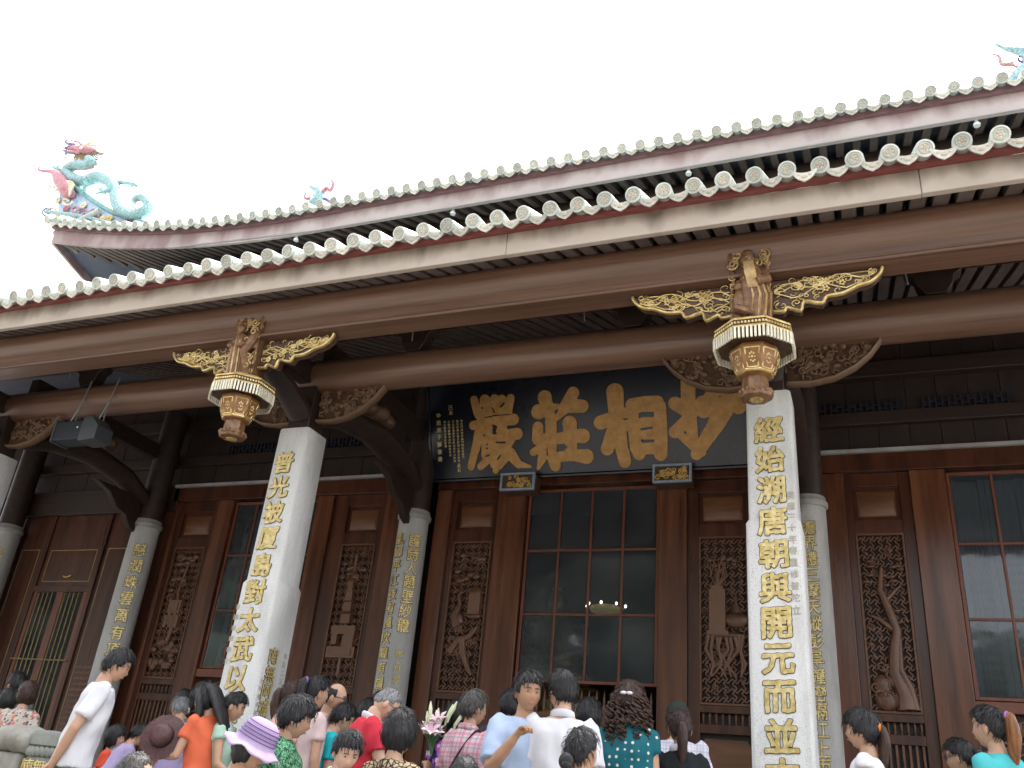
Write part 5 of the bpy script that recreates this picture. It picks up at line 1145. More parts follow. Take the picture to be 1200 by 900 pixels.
# two smaller ornaments farther along the roof
def ornament(px, py, y, s, name, label, flip):
    r = RW @ np.array([px - 600, py - 450, 1027.0]); c_ = r * (y / r[1]); o = empty(name, c_, label, 'roof ornament')
    xr = c_[0]; zt = c_[2] - 0.04; rb = MB(); rb.prism([(11.35, zu(xr, 11.35) + 0.2), (16.0, zu(xr, 16.0) + 0.2), (16.0, zu(xr, 16.0) + 0.75), (12.3, max(zt - 0.02, zu(xr, 12.3) + 0.45)), (11.8, zt), (11.35, zt)], xr - 0.16, xr + 0.16, axis='x'); part(rb, 'descending_ridge', 'tile', bev=0.02)
    Pn = lambda a, b, d=0.0: c_ + np.array((a * s * flip, d, b * s))
    def T(P, R_, mt, nm):
        mb = MB(); PP = smooth([Pn(*p) for p in P], 4); mb.tube(PP, np.interp(np.linspace(0, 1, len(PP)), np.linspace(0, 1, len(R_)), np.array(R_) * s), seg=8); mb.build(nm, mt, o)
    T([(-0.3, 0.05), (-0.1, 0.25), (0.1, 0.45), (0.05, 0.75), (-0.15, 0.9), (-0.3, 1.0), (-0.42, 1.15)], [0.12, 0.17, 0.17, 0.12, 0.07, 0.04, 0.02], 'teal', 'body')
    T([(0.1, 0.6), (0.3, 0.8), (0.45, 0.7), (0.5, 0.95), (0.35, 1.1)], [0.07, 0.06, 0.05, 0.05, 0.02], 'pink', 'tail')
    T([(0.3, 0.45), (0.5, 0.3), (0.6, 0.1), (0.75, 0.0)], [0.05, 0.05, 0.04, 0.02], 'violet', 'fin')
    T([(-0.5, -0.05), (-0.2, 0.05), (0.2, 0.1), (0.6, -0.02)], [0.10, 0.12, 0.12, 0.08], 'blueglaze', 'base')
    T([(-0.2, 0.55), (-0.38, 0.6), (-0.4, 0.8), (-0.5, 0.9)], [0.05, 0.04, 0.03, 0.015], 'pink', 'crest')
    for k in range(5): T([(-0.15 + 0.1 * k, 0.3 + 0.08 * k), (-0.3 + 0.1 * k, 0.42 + 0.1 * k), (-0.28 + 0.12 * k, 0.58 + 0.08 * k)], [0.03, 0.025, 0.01], ('cream', 'pink', 'violet')[k % 3], 'feather')
ornament(366, 250, 11.6, 0.72, 'phoenix_ornament', 'small pastel ceramic ornament standing above the upper eave tiles near the dragon', 1)
ornament(1207, 98, 11.6, 0.8, 'phoenix_ornament', 'pastel ceramic ornament cut by the right edge above the upper eave', 1)

# ------------------------------------------------------------------ unseen trees added behind the viewer, shaped to darken window reflections and porch light
MT['leafmass'] = mk('dark_foliage', (0.025, 0.033, 0.022), (0.055, 0.068, 0.045), 1.2, 0.8)
mb = MB(); rg = random.Random(11)
for k in range(20):
    cxk = -82 + k * 5.0 + rg.uniform(-1.5, 1.5); h = rg.uniform(23, 29) if cxk < -4 else rg.uniform(9, 13); yk = -34 + rg.uniform(-5, 5)
    for q in range(30):
        mb.ell((cxk + rg.uniform(-2.5, 2.5), yk + rg.uniform(-2, 2), -1.6 + h * rg.uniform(0.15, 0.95)), (rg.uniform(1.8, 3.4), rg.uniform(1.6, 3), rg.uniform(1.3, 2.4)), 7, 5)
mb.v = [(a + rg.uniform(-.35, .35), b + rg.uniform(-.35, .35), max(-1.6, c_ + rg.uniform(-.35, .35))) for a, b, c_ in mb.v]
mb.build('reflection_trees', 'leafmass', kind='stuff'); tag(bpy.data.objects['reflection_trees'], 'added dark belt of trees out of view, for the window reflections', 'trees')
# ------------------------------------------------------------------ the crowd
SKINS = []
for k, c_ in enumerate(((0.42, 0.25, 0.165), (0.50, 0.315, 0.225), (0.35, 0.195, 0.12))):
    SKINS.append(mk('skin', c_, tuple(min(1, q * 1.12) for q in c_), 14, 0.5, bump=0.08, bscale=120, sss=0.12, spec=0.35))
def hair_mat(name, c_, c2):
    m = mk(name, c_, c2, 5, 0.42, stretch=(16, 16, 1.6), bump=0.6, bscale=7, spec=0.32); return m
HB = hair_mat('black_hair', (0.007, 0.007, 0.008), (0.020, 0.018, 0.019)); HBR = hair_mat('brown_hair', (0.020, 0.010, 0.007), (0.055, 0.025, 0.015))
HCO = hair_mat('copper_hair', (0.10, 0.035, 0.012), (0.24, 0.09, 0.03)); HG = hair_mat('grey_hair', (0.10, 0.10, 0.10), (0.24, 0.24, 0.24)); HGB = hair_mat('greying_hair', (0.025, 0.022, 0.02), (0.09, 0.08, 0.075))
HRD = hair_mat('dark_red_hair', (0.018, 0.008, 0.008), (0.045, 0.018, 0.016))
MT['dark'] = mk('dark_feature', (0.012, 0.010, 0.010), None, rough=0.4); MT['lip'] = mk('lip', (0.36, 0.13, 0.11), None, rough=0.45); MT['eyewhite'] = mk('eye_white', (0.40, 0.37, 0.35), None, rough=0.3)
MT['steel'] = mk('spectacle_frame', (0.03, 0.03, 0.035), None, rough=0.3)

def cloth(name, c1, c2=None, rough=0.85, pattern=None, pc=None, scale=10.0):
    """woven cloth with soft mottling; pattern adds a print in further colours"""
    m = mk(name, c1, c2 or tuple(min(1, q * 0.86) for q in c1), 5, rough, bump=0.25, bscale=22, spec=0.2)
    if not pattern: return m
    nt = m.node_tree; N = nt.nodes; L = nt.links; b = N['Principled BSDF']; base = b.inputs['Base Color'].links[0].from_socket
    tc = N.new('ShaderNodeTexCoord')
    def ramp(src, p0, p1):
        r = N.new('ShaderNodeValToRGB'); r.color_ramp.elements[0].position = p0; r.color_ramp.elements[1].position = p1; L.new(src, r.inputs[0]); return r.outputs[0]
    def less(src, t, w):
        r = N.new('ShaderNodeMapRange'); r.inputs[1].default_value = t - w; r.inputs[2].default_value = t + w; r.inputs[3].default_value = 1.0; r.inputs[4].default_value = 0.0; L.new(src, r.inputs[0]); return r.outputs[0]
    def mixc(fac, a, colr):
        mx = N.new('ShaderNodeMix'); mx.data_type = 'RGBA'; L.new(fac, mx.inputs[0]); L.new(a, mx.inputs[6]); mx.inputs[7].default_value = (*colr, 1); return mx.outputs[2]
    out = base
    if pattern == 'dots':
        v = N.new('ShaderNodeTexVoronoi'); v.inputs['Scale'].default_value = scale; v.inputs['Randomness'].default_value = 0.25; L.new(tc.outputs['Object'], v.inputs['Vector'])
        out = mixc(less(v.outputs['Distance'], 0.20, 0.03), out, pc[0])
    elif pattern == 'plaid':
        sp = N.new('ShaderNodeSeparateXYZ'); L.new(tc.outputs['Object'], sp.inputs[0])
        for ax, cc, fr, ph, wd in ((0, pc[0], scale, 0.0, 0.42), (2, pc[0], scale, 0.0, 0.42), (0, pc[1], scale, 2.6, 0.10), (2, pc[1], scale, 2.6, 0.10)):
            w_ = N.new('ShaderNodeMath'); w_.operation = 'MULTIPLY_ADD'; w_.inputs[1].default_value = fr * 6.283; w_.inputs[2].default_value = ph; L.new(sp.outputs[ax], w_.inputs[0])
            s_ = N.new('ShaderNodeMath'); s_.operation = 'SINE'; L.new(w_.outputs[0], s_.inputs[0]); f_ = ramp(s_.outputs[0], 1 - wd, min(1.0, 1 - wd + 0.12))
            g_ = N.new('ShaderNodeMath'); g_.operation = 'MULTIPLY'; g_.inputs[1].default_value = 0.6; L.new(f_, g_.inputs[0]); out = mixc(g_.outputs[0], out, cc)
    elif pattern in ('leaf', 'floral', 'leopard', 'ethnic'):
        for k, cc in enumerate(pc):
            if pattern == 'leaf':
                n = N.new('ShaderNodeTexNoise'); n.inputs['Scale'].default_value = scale * (1 + 0.4 * k); n.inputs['Detail'].default_value = 3; n.inputs['Distortion'].default_value = 3.5
                f_ = ramp(n.outputs['Fac'], 0.50, 0.53); src = n
            else:
                n = N.new('ShaderNodeTexVoronoi'); n.inputs['Scale'].default_value = scale * (1 + 0.45 * k); src = n
                if pattern == 'leopard': n.feature = 'DISTANCE_TO_EDGE'; f_ = less(n.outputs['Distance'], 0.11, 0.04)
                else: f_ = less(n.outputs['Distance'], 0.40 - 0.08 * k, 0.03)
            mp = N.new('ShaderNodeMapping'); mp.inputs['Location'].default_value = (k * 3.7, k * 1.3, k); L.new(tc.outputs['Object'], mp.inputs[0]); L.new(mp.outputs[0], src.inputs['Vector'])
            out = mixc(f_, out, cc)
    L.new(out, b.inputs['Base Color']); return m

def Rz_(a): return rotm(rz=a)
def sstep(a, b, x): t = np.clip((x - a) / (b - a), 0, 1); return t * t * (3 - 2 * t)

NU, NV = 36, 26
def head_grid():
    th = np.linspace(0, 2 * math.pi, NU, endpoint=False); ph = np.linspace(-math.pi / 2, math.pi / 2, NV)
    T_, P_ = np.meshgrid(th, ph); d = np.stack([np.sin(T_) * np.cos(P_), np.cos(T_) * np.cos(P_), np.sin(P_)], -1)      # azimuth 0 = face (+y)
    return d
HD = head_grid()
HF = [(j * NU + i, j * NU + (i + 1) % NU, (j + 1) * NU + (i + 1) % NU, (j + 1) * NU + i) for j in range(NV - 1) for i in range(NU)]
def head_shape(fem):
    p = HD * np.array((0.076, 0.095, 0.117)); x, y, z = p[..., 0].copy(), p[..., 1].copy(), p[..., 2].copy()
    low = np.clip((-0.02 - z) / 0.095, 0, 1)
    x *= 1 - (0.36 if fem else 0.27) * low ** 1.3
    y = np.where(y < 0, y * (1 - 0.45 * low) , y * (1 - 0.06 * low))
    y = np.where(y > 0, np.minimum(y, 0.082 + 0.0 * y) + 0.25 * np.maximum(0, y - 0.082), y)
    fr = sstep(0.02, 0.06, y)
    G = lambda cx_, cz_, sx_, sz_: np.exp(-((x - cx_) / sx_) ** 2 - ((z - cz_) / sz_) ** 2) * fr
    y = y + 0.010 * G(0, 0.005, 0.011, 0.025) + 0.019 * G(0, -0.026, 0.013, 0.015) - 0.009 * (G(0.031, 0.010, 0.017, 0.013) + G(-0.031, 0.010, 0.017, 0.013)) + 0.005 * G(0, 0.034, 0.05, 0.012)
    y = y + 0.007 * G(0, -0.062, 0.022, 0.012) - 0.004 * G(0, -0.078, 0.03, 0.008) + 0.008 * G(0, -0.098, 0.022, 0.014) + 0.004 * (G(0.04, -0.02, 0.018, 0.02) + G(-0.04, -0.02, 0.018, 0.02))
    return np.stack([x, y, z], -1)

def hair_cap(mb, style, seed=0):
    """scalp hair as one closed shell: proud of the skull where hair grows, sunk inside elsewhere"""
    p = head_shape(False); x, y, z = p[..., 0], p[..., 1], p[..., 2]; az = np.degrees(np.abs(np.arctan2(HD[..., 0], HD[..., 1])))
    st = dict(short=(0.060, -0.012, -0.062, 0.016), fringe=(0.034, -0.03, -0.075, 0.020), bob=(0.034, -0.08, -0.10, 0.026), crew=(0.066, 0.012, -0.045, 0.007), bald=(0.088, 0.0, -0.06, 0.008), pulled=(0.058, 0.010, -0.06, 0.011), full=(0.050, -0.07, -0.10, 0.024))[style]
    line = np.interp(az, [0, 38, 58, 72, 88, 108, 130, 180], [st[0], st[0] - 0.002, st[0] - 0.015, st[1], st[1] + 0.006, (st[1] + st[2]) / 2, st[2], st[2]])
    if style == 'bald': line = np.where(az < 75, 0.2, line)
    rg = np.random.RandomState(seed)
    line = line + 0.006 * np.sin(az * 0.35 + seed)
    msk = sstep(-0.008, 0.010, z - line)
    if style == 'bald': msk = msk * (1 - sstep(0.055, 0.085, z) * (1 - sstep(120, 160, az)))
    lump = 0.004 * np.sin(HD[..., 0] * 19 + seed) * np.cos(HD[..., 2] * 14 + HD[..., 1] * 11) + 0.0015 * rg.randn(*z.shape)
    h = -0.012 + msk * (0.012 + st[3] + lump)
    top = sstep(0.02, 0.10, z) * (0.006 if style not in ('crew', 'bald') else 0.0)
    q = p + HD * (h + msk * top)[..., None]
    q[0] = q[0].mean(0); q[-1] = q[-1].mean(0)
    mb.add(q.reshape(-1, 3), HF, 0, True)

def strands(hm, style, seed, Rh, Hc, hs):
    # loose locks lying over the shell so the outline is not smooth
    rg = np.random.RandomState(seed); V = np.array(hm.v); C = Hc; up = Rh @ np.array((0, -0.35, 1.0)); n = 150 if style in ('crew', 'bald') else 420
    r0 = np.linalg.norm((V - C), axis=1); dirs = (V - C) / r0[:, None]; ok = np.where(r0 > np.percentile(r0, 45))[0]
    ph = head_shape(False).reshape(-1, 3); hr = np.linalg.norm(ph, axis=1) * hs; ok = np.where(r0[:len(hr)] > hr + 0.004)[0]
    if len(ok) == 0: return
    L_ = 0.018 if style in ('crew', 'bald') else 0.055
    for k in rg.choice(ok, n):
        d = dirs[k]; t = -(up - d * up.dot(d)); t /= np.linalg.norm(t) + 1e-6; s_ = np.cross(d, t); w = rg.uniform(0.0012, 0.0028); l = L_ * rg.uniform(0.5, 1.2)
        p0 = V[k] + d * 0.0005 + s_ * rg.randn() * 0.004; bow = rg.randn() * 0.12
        p1 = p0 + t * l * 0.5 + d * rg.uniform(0.001, 0.005) + s_ * l * 0.5 * bow; p2 = p0 + t * l + d * rg.uniform(-0.010, 0.004) - d * l * l * 2.2 + s_ * l * bow
        hm.add([p0 - s_ * w, p0 + s_ * w, p1 + s_ * w, p1 - s_ * w, p2, p1 + d * 0.002], [(0, 1, 2, 5), (0, 5, 3), (5, 2, 4), (3, 5, 4)], 0, True)
QUEUE = []
class Loc:                                              # collects geometry of one garment / body in person space
    def __init__(s): s.mb = MB()
def make_obj(mb, name, mats, parent, voxel=0.0, fold=0.0, smooth_it=3, extra=None):
    me = bpy.data.meshes.new(name); me.from_pydata(mb.v, [], mb.f)
    for k in mats: me.materials.append(k)
    me.polygons.foreach_set('use_smooth', [True] * len(me.polygons))
    if len(mats) > 1: me.polygons.foreach_set('material_index', mb.m)
    fix_normals(me)
    o = bpy.data.objects.new(name, me); col.objects.link(o); o.parent = parent
    if voxel:
        r = o.modifiers.new('r', 'REMESH'); r.mode = 'VOXEL'; r.voxel_size = voxel; r.use_smooth_shade = True
        s_ = o.modifiers.new('s', 'SMOOTH'); s_.iterations = smooth_it; s_.factor = 0.5
        QUEUE.append((o, mats, fold, extra, len(QUEUE)))
    return o
def flush():
    dg = bpy.context.evaluated_depsgraph_get()
    for o, mats, fold, extra, seed in QUEUE:
        me = bpy.data.meshes.new_from_object(o.evaluated_get(dg)); n = len(me.vertices)
        if fold:
            P = np.empty(n * 3); me.vertices.foreach_get('co', P); P = P.reshape(-1, 3); Nn = np.empty(n * 3); me.vertices.foreach_get('normal', Nn); Nn = Nn.reshape(-1, 3)
            a, b, c_ = P[:, 0], P[:, 1], P[:, 2]; s_ = seed * 1.7
            w = np.sin(a * 23 + c_ * 9 + s_) * np.cos(b * 17 - c_ * 13 + s_) + 0.7 * np.sin((a + b) * 41 - c_ * 24 + 2 * s_) + 0.6 * np.sin(a * 13 - b * 29 + c_ * 37 + s_) + 0.45 * np.sin(a * 61 + b * 43 + c_ * 15 - s_)
            P += Nn * (w * fold)[:, None]; me.vertices.foreach_set('co', P.ravel())
        if extra is not None and extra.f:
            bm = bmesh.new(); bm.from_mesh(me); vs_ = [bm.verts.new(p) for p in extra.v]
            for f in extra.f:
                try: bm.faces.new([vs_[i] for i in f])
                except ValueError: pass
            bmesh.ops.recalc_face_normals(bm, faces=bm.faces); bm.to_mesh(me); bm.free()
        me.materials.clear()
        for k in mats: me.materials.append(k)
        me.polygons.foreach_set('use_smooth', [True] * len(me.polygons)); me.update()
        old = o.data; o.modifiers.clear(); o.data = me; bpy.data.meshes.remove(old)
    QUEUE.clear()

def loft(mb, rings, seg=20, m=0):
    """rings: (cx, cy, z, rx, ry)"""
    V = []; n = len(rings)
    for cx_, cy_, z, rx, ry in rings:
        for k in range(seg):
            a = 2 * math.pi * k / seg; c_, s_ = math.cos(a), math.sin(a); e = 0.85
            V.append((cx_ + rx * math.copysign(abs(c_) ** e, c_), cy_ + ry * math.copysign(abs(s_) ** e, s_), z))
    F = [(i * seg + k, i * seg + (k + 1) % seg, (i + 1) * seg + (k + 1) % seg, (i + 1) * seg + k) for i in range(n - 1) for k in range(seg)]
    F += [tuple(range(seg))[::-1], tuple((n - 1) * seg + k for k in range(seg))]; mb.add(V, F, m, True)

DOWN = ((0.13, -0.06, -1.0), (0.03, 0.22, -1.0))
def person(label, px, py, D, yaw, shirt, fem=False, lean=0.0, hyaw=0.0, hpitch=0.0, hroll=0.0, hair='short', hcol=None, skin=0, sleeve=0.55, armL=DOWN, armR=DOWN, trousers=None, tail=None,
           collar=None, glasses=False, scale_head=1.0, stout=1.0, hands=False, child=None, worn=None, extras=None, face=True, neck_h=1.455, loose=True):
    tgt = W(px, py, D)                                   # crown of the head
    g0 = gz(tgt[1]); yaw = math.radians(yaw); lean = math.radians(lean)
    hip = np.array((0, 0, 0.92))
    def bend(P):
        P = np.array(P, float); sh = P.shape; P = P.reshape(-1, 3); a = lean * sstep(0.90, 1.18, P[:, 2]); d = P - hip
        y = d[:, 1] * np.cos(a) + d[:, 2] * np.sin(a); z = -d[:, 1] * np.sin(a) + d[:, 2] * np.cos(a)
        return np.stack([d[:, 0], y, z], 1).reshape(sh) + hip
    Rh = rotm(rz=math.radians(hyaw)) @ rotm(rx=-math.radians(hpitch) - lean * 0.35) @ rotm(ry=math.radians(hroll))
    nb = bend(np.array((0, -0.01, 1.46))); Hc = nb + rotm(rx=-lean * 0.6) @ np.array((0, 0.012, 0.045)) + Rh @ np.array((0, 0.022, 0.095))
    hs = 1.0 * scale_head
    crown = Hc + Rh @ np.array((0, -0.01, 0.125 * hs))
    s = (tgt[2] - g0) / crown[2]
    root = empty('person', (tgt[0], tgt[1], g0)); tag(root, label, 'person', 'visitors in front of the hall')
    off = Rz_(yaw) @ np.array((crown[0], crown[1], 0)) * s
    root.location = (tgt[0] - off[0], tgt[1] - off[1], g0 + ZC); root.rotation_euler = (0, 0, yaw); root.scale = (s, s, s)
    sk = SKINS[skin]; w = (0.93 if fem else 1.0)
    # torso sections
    if fem: tor = [(0.86, .165, .115), (0.95, .165, .112), (1.06, .132, .098), (1.16, .135, .10), (1.27, .150, .118), (1.35, .152, .10), (1.40, .140, .082), (1.435, .085, .065), (1.455, .058, .055)]
    else: tor = [(0.86, .165, .112), (0.95, .162, .110), (1.06, .150, .105), (1.16, .155, .108), (1.27, .172, .115), (1.35, .178, .108), (1.405, .165, .088), (1.44, .10, .070), (1.46, .066, .060)]
    tor = [(z, a * (stout if z < 1.34 else (stout + 1) / 2), b * stout) for z, a, b in tor]
    sh_x = (0.148 if fem else 0.172)
    def arm_pts(side, spec):
        shd = bend(np.array((side * sh_x, -0.005, 1.395)))
        if spec is None: spec = DOWN
        e, f = [np.array(q, float) for q in spec[:2]]; e = e * np.array((side, 1, 1)); f = f * np.array((side, 1, 1))
        e /= np.linalg.norm(e); f /= np.linalg.norm(f)
        el = shd + e * (0.285 if fem else 0.30); wr = el + f * (0.235 if fem else 0.25); return shd, el, wr, f
    body = MB(); extra = MB()
    loft(body, [(0, 0, z, a * .94, b * .94) for z, a, b in tor]); 
    body.tube([(0, -0.012, 1.40), (0, -0.008, 1.47), (0, 0.006, 1.53)], [0.062, 0.052 * (0.92 if fem else 1.06), 0.05 * (0.92 if fem else 1.05)], seg=14)
    body.v = [tuple(q) for q in bend(np.array(body.v))]
    body.tube([tuple(bend(np.array((0, -0.01, 1.45)))), tuple(nb + (Hc - nb) * 0.5), tuple(Hc - Rh @ np.array((0, 0.02, 0.01)))], [0.055, 0.05 * (0.9 if fem else 1.04), 0.05], seg=14)
    for side in (-1, 1):
        hx = side * 0.088; body.tube([(hx, 0, 0.90), (hx * 1.05, 0.012, 0.50), (hx * 1.05, -0.015, 0.09), (hx * 1.1, -0.01, 0.035)], [0.085, 0.056, 0.038, 0.04], seg=10)
        body.tube([(hx * 1.1, -0.05, 0.04), (hx * 1.2, 0.06, 0.035), (hx * 1.3, 0.16, 0.025)], [0.036, 0.042, 0.028], [0.036, 0.034, 0.02], seg=8)
    arms = {-1: arm_pts(-1, armL), 1: arm_pts(1, armR)}
    for side, (shd, el, wr, f) in arms.items():
        k = (0.88 if fem else 1.0) * (0.5 + 0.5 * stout)
        mid = (shd + el) / 2; fm = el * 0.6 + wr * 0.4
        body.tube([shd, mid, el, fm, wr], [0.050 * k, 0.046 * k, 0.040 * k, 0.040 * k, 0.027 * k], seg=10)
        # hand: palm then four curled fingers and a thumb
        up = np.array((0, 0, 1.0)); sd_ = np.cross(f, up); sd_ = sd_ / (np.linalg.norm(sd_) + 1e-6); nrm = np.cross(sd_, f)
        palm = wr + f * 0.075; body.tube([wr, wr + f * 0.035, palm], [0.026, 0.036, 0.036], [0.022, 0.020, 0.018], seg=10, ref=nrm)
        spec = (armL if side < 0 else armR) or DOWN; curl = spec[2] if len(spec) > 2 else 0.7
        for q, (o_, ln) in enumerate(((-0.028, 0.062), (-0.010, 0.074), (0.010, 0.070), (0.027, 0.056))):
            b0_ = palm + sd_ * o_ * 1.0 - f * 0.01; c1 = b0_ + f * ln * 0.5 + nrm * (-side * 0 - curl * 0.012); c2 = c1 + f * ln * 0.35 * math.cos(curl) - nrm * ln * 0.45 * math.sin(curl); c3 = c2 + f * ln * 0.3 * math.cos(curl * 2) - nrm * ln * 0.38 * math.sin(curl * 2)
            extra.tube([b0_, c1, c2, c3], [0.0095, 0.009, 0.0085, 0.006], seg=7)
        t0 = wr + f * 0.03 + sd_ * (-side * 0.028); extra.tube([t0, t0 + sd_ * (-side * 0.022) + f * 0.025 - nrm * 0.008, t0 + sd_ * (-side * 0.022) + f * 0.058 - nrm * 0.02], [0.012, 0.010, 0.007], seg=7)
    # head
    hp = head_shape(fem) * hs; hp[0] = hp[0].mean(0); hp[-1] = hp[-1].mean(0)
    extra.add(hp.reshape(-1, 3) @ Rh.T + Hc, HF, 0, True)
    for side in (-1, 1):
        extra.ell(Hc + Rh @ (np.array((side * 0.077, -0.008, -0.012)) * hs), (0.012, 0.020, 0.032), 8, 6, R=Rh)
    bo = make_obj(body, 'body', [sk], root, voxel=0.013, smooth_it=2, extra=extra)
    if face:
        for side in (-1, 1):
            e = MB(); c_ = Hc + Rh @ (np.array((side * 0.031, 0.0785, 0.009)) * hs); e.ell(c_, (0.0115, 0.006, 0.0038), 8, 6, R=Rh, m=0); e.ell(c_ + Rh @ np.array((0, 0.003, 0)), (0.0062, 0.006, 0.0042), 8, 6, R=Rh, m=1); make_obj(e, 'eye', [MT['eyewhite'], MT['dark']], bo)
            e = MB(); e.tube([Hc + Rh @ (np.array((side * a, b, z)) * hs) for a, b, z in ((0.013, 0.091, 0.029), (0.030, 0.089, 0.032), (0.047, 0.076, 0.027))], [0.002, 0.003, 0.0015], seg=6); make_obj(e, 'eyebrow', [MT['dark']], bo)
        e = MB(); e.tube([Hc + Rh @ (np.array((a, b, z)) * hs) for a, b, z in ((-0.023, 0.079, -0.061), (-0.008, 0.089, -0.058), (0.008, 0.089, -0.058), (0.023, 0.079, -0.061))], [0.002, 0.005, 0.005, 0.002], seg=6); make_obj(e, 'mouth', [MT['lip']], bo)
    # shirt
    sm = MB(); g = 0.014
    loft(sm, [(0, 0, z, a + g + (0.012 if z < 1.2 else 0), b + g + (0.010 if z < 1.2 else 0)) for z, a, b in tor if z <= neck_h][:] if True else [])
    sm.v = [tuple(q) for q in bend(np.array(sm.v))]
    for side, (shd, el, wr, f) in arms.items():
        if sleeve <= 0: continue
        k = (0.88 if fem else 1.0) * (0.5 + 0.5 * stout); pts = [shd - (el - shd) * 0.10 - np.array((side * 0.03, 0, 0)), shd, shd + (el - shd) * min(1, sleeve) * 0.6, shd + (el - shd) * min(1, sleeve)]
        rad = [0.055 * k, 0.064 * k, 0.068 * k, 0.072 * k]
        if sleeve > 1: pts += [el + (wr - el) * 0.5 * (sleeve - 1), el + (wr - el) * (sleeve - 1)]; rad = [0.055 * k, 0.064 * k, 0.062 * k, 0.056 * k, 0.05 * k, 0.042 * k]
        sm.tube(pts, rad, seg=12)
    so = make_obj(sm, 'shirt', [shirt], root, voxel=0.0135, fold=0.0048, smooth_it=2)
    if collar is not None:
        cm = MB(); a = np.linspace(0.25, 2 * math.pi - 0.25, 16) + math.pi / 2; base = bend(np.array((0, -0.012, 1.452)))
        R_ = rotm(rx=-lean); P_ = [base + R_ @ np.array((0.070 * math.cos(t), 0.068 * math.sin(t), 0.004 - 0.014 * math.sin(t))) for t in a]
        cm.tube(P_, 0.009, 0.024, seg=8, ref=(0, 0, 1)); make_obj(cm, 'collar', [collar], so)
    # trousers
    tm = MB(); loft(tm, [(0, 0, z, a * stout, b * stout) for z, a, b in ((0.80, .172, .122), (0.90, .174, .125), (0.98, .166, .118))])
    for side in (-1, 1): hx = side * 0.088; tm.tube([(hx, 0, 0.90), (hx * 1.08, 0.012, 0.50), (hx * 1.1, -0.012, 0.10)], [0.102, 0.076, 0.062], seg=12)
    make_obj(tm, 'trousers', [trousers or JEANS], root, voxel=0.018, fold=0.003, smooth_it=2)
    # hair
    hm = MB(); hc_ = hcol or HB
    if hair: 
        hair_cap(hm, hair, seed=int(px)); hm.v = [tuple(Rh @ (np.array(q) * hs) + Hc) for q in hm.v]
        if loose: strands(hm, hair, int(px), Rh, Hc, hs)
        ho = make_obj(hm, 'hair', [hc_], root)
    Hp = lambda a, b, c_: Hc + Rh @ (np.array((a, b, c_)) * hs)
    def lock(P, ra, rb=None, colr=None, nm='ponytail', n=5, worldz=True):
        t_ = MB(); PP = smooth([np.array(p) for p in P], n); u_ = np.linspace(0, 1, len(PP))
        A = np.interp(u_, np.linspace(0, 1, len(ra)), ra); B = None if rb is None else np.interp(u_, np.linspace(0, 1, len(rb)), rb)
        t_.tube(PP, A, B, seg=14, ref=Rh @ np.array((0, 1.0, 0)) if rb is not None else None)
        rg = np.random.RandomState(int(px)); t_.v = [tuple(np.array(q) + rg.randn(3) * 0.0016) for q in t_.v]
        return make_obj(t_, nm, [colr or hc_], root)
    if tail: tail(Hp, lock, root, Hc, Rh)
    if glasses:
        gm = MB()
        for side in (-1, 1):
            gm.tube([Hp(side * 0.031 + 0.023 * math.cos(a), 0.095, 0.008 + 0.017 * math.sin(a)) for a in np.linspace(0, 2 * math.pi, 13)], 0.0028, seg=5); gm.tube([Hp(side * 0.054, 0.093, 0.012), Hp(side * 0.076, 0.05, 0.012), Hp(side * 0.08, -0.01, 0.008)], 0.0028, seg=5)
        gm.tube([Hp(-0.009, 0.097, 0.010), Hp(0.009, 0.097, 0.010)], 0.0028, seg=5); make_obj(gm, 'spectacles', [MT['steel']], root)
    if extras: extras(Hp, root, arms, bend, lean)
    return root, arms, Hp, s, yaw

JEANS = cloth('blue_denim', (0.085, 0.115, 0.15), (0.13, 0.165, 0.20)); DARKT = cloth('dark_trousers', (0.02, 0.02, 0.025))
WHITE = cloth('white_cotton', (0.60, 0.60, 0.62), (0.54, 0.54, 0.57))
# ponytail builders -------------------------------------------------
def pony(col2=None, length=0.30, tie=None, high=0.06, thick=0.032, back=0.115):
    def f(Hp, lock, root, Hc, Rh):
        s0 = Hp(0, -0.098, high); drop = np.array((0, 0, -length)); bk = Rh @ np.array((0, -1.0, 0)); bk[2] = 0
        lock([Hp(0, -0.085, high), s0 + bk * 0.022, s0 + bk * 0.034 + drop * 0.35, s0 + bk * 0.022 + drop * 0.7, s0 + bk * 0.012 + drop], [0.018, thick, thick * 1.15, thick * 0.9, 0.008], colr=col2)
        if tie is not None:
            t_ = MB(); c_ = Hp(0, -0.112, high + 0.004); n_ = np.array(Rh @ np.array((0, -1.0, 0.2))); u_ = np.cross(n_, (1, 0, 0)); 
            t_.tube([c_ + Rh @ np.array((0.026 * math.cos(a), 0, 0.026 * math.sin(a))) for a in np.linspace(0, 2 * math.pi, 13)], 0.010, seg=6); make_obj(t_, 'hair_tie', [tie], root)
    return f
def bun(high=0.0):
    def f(Hp, lock, root, Hc, Rh):
        t_ = MB(); t_.ell(Hp(0, -0.115, high - 0.03), (0.048, 0.036, 0.046), 14, 10, R=Rh); t_.ell(Hp(0.012, -0.125, high - 0.05), (0.035, 0.03, 0.03), 10, 8, R=Rh); make_obj(t_, 'bun', [HB], root)
    return f
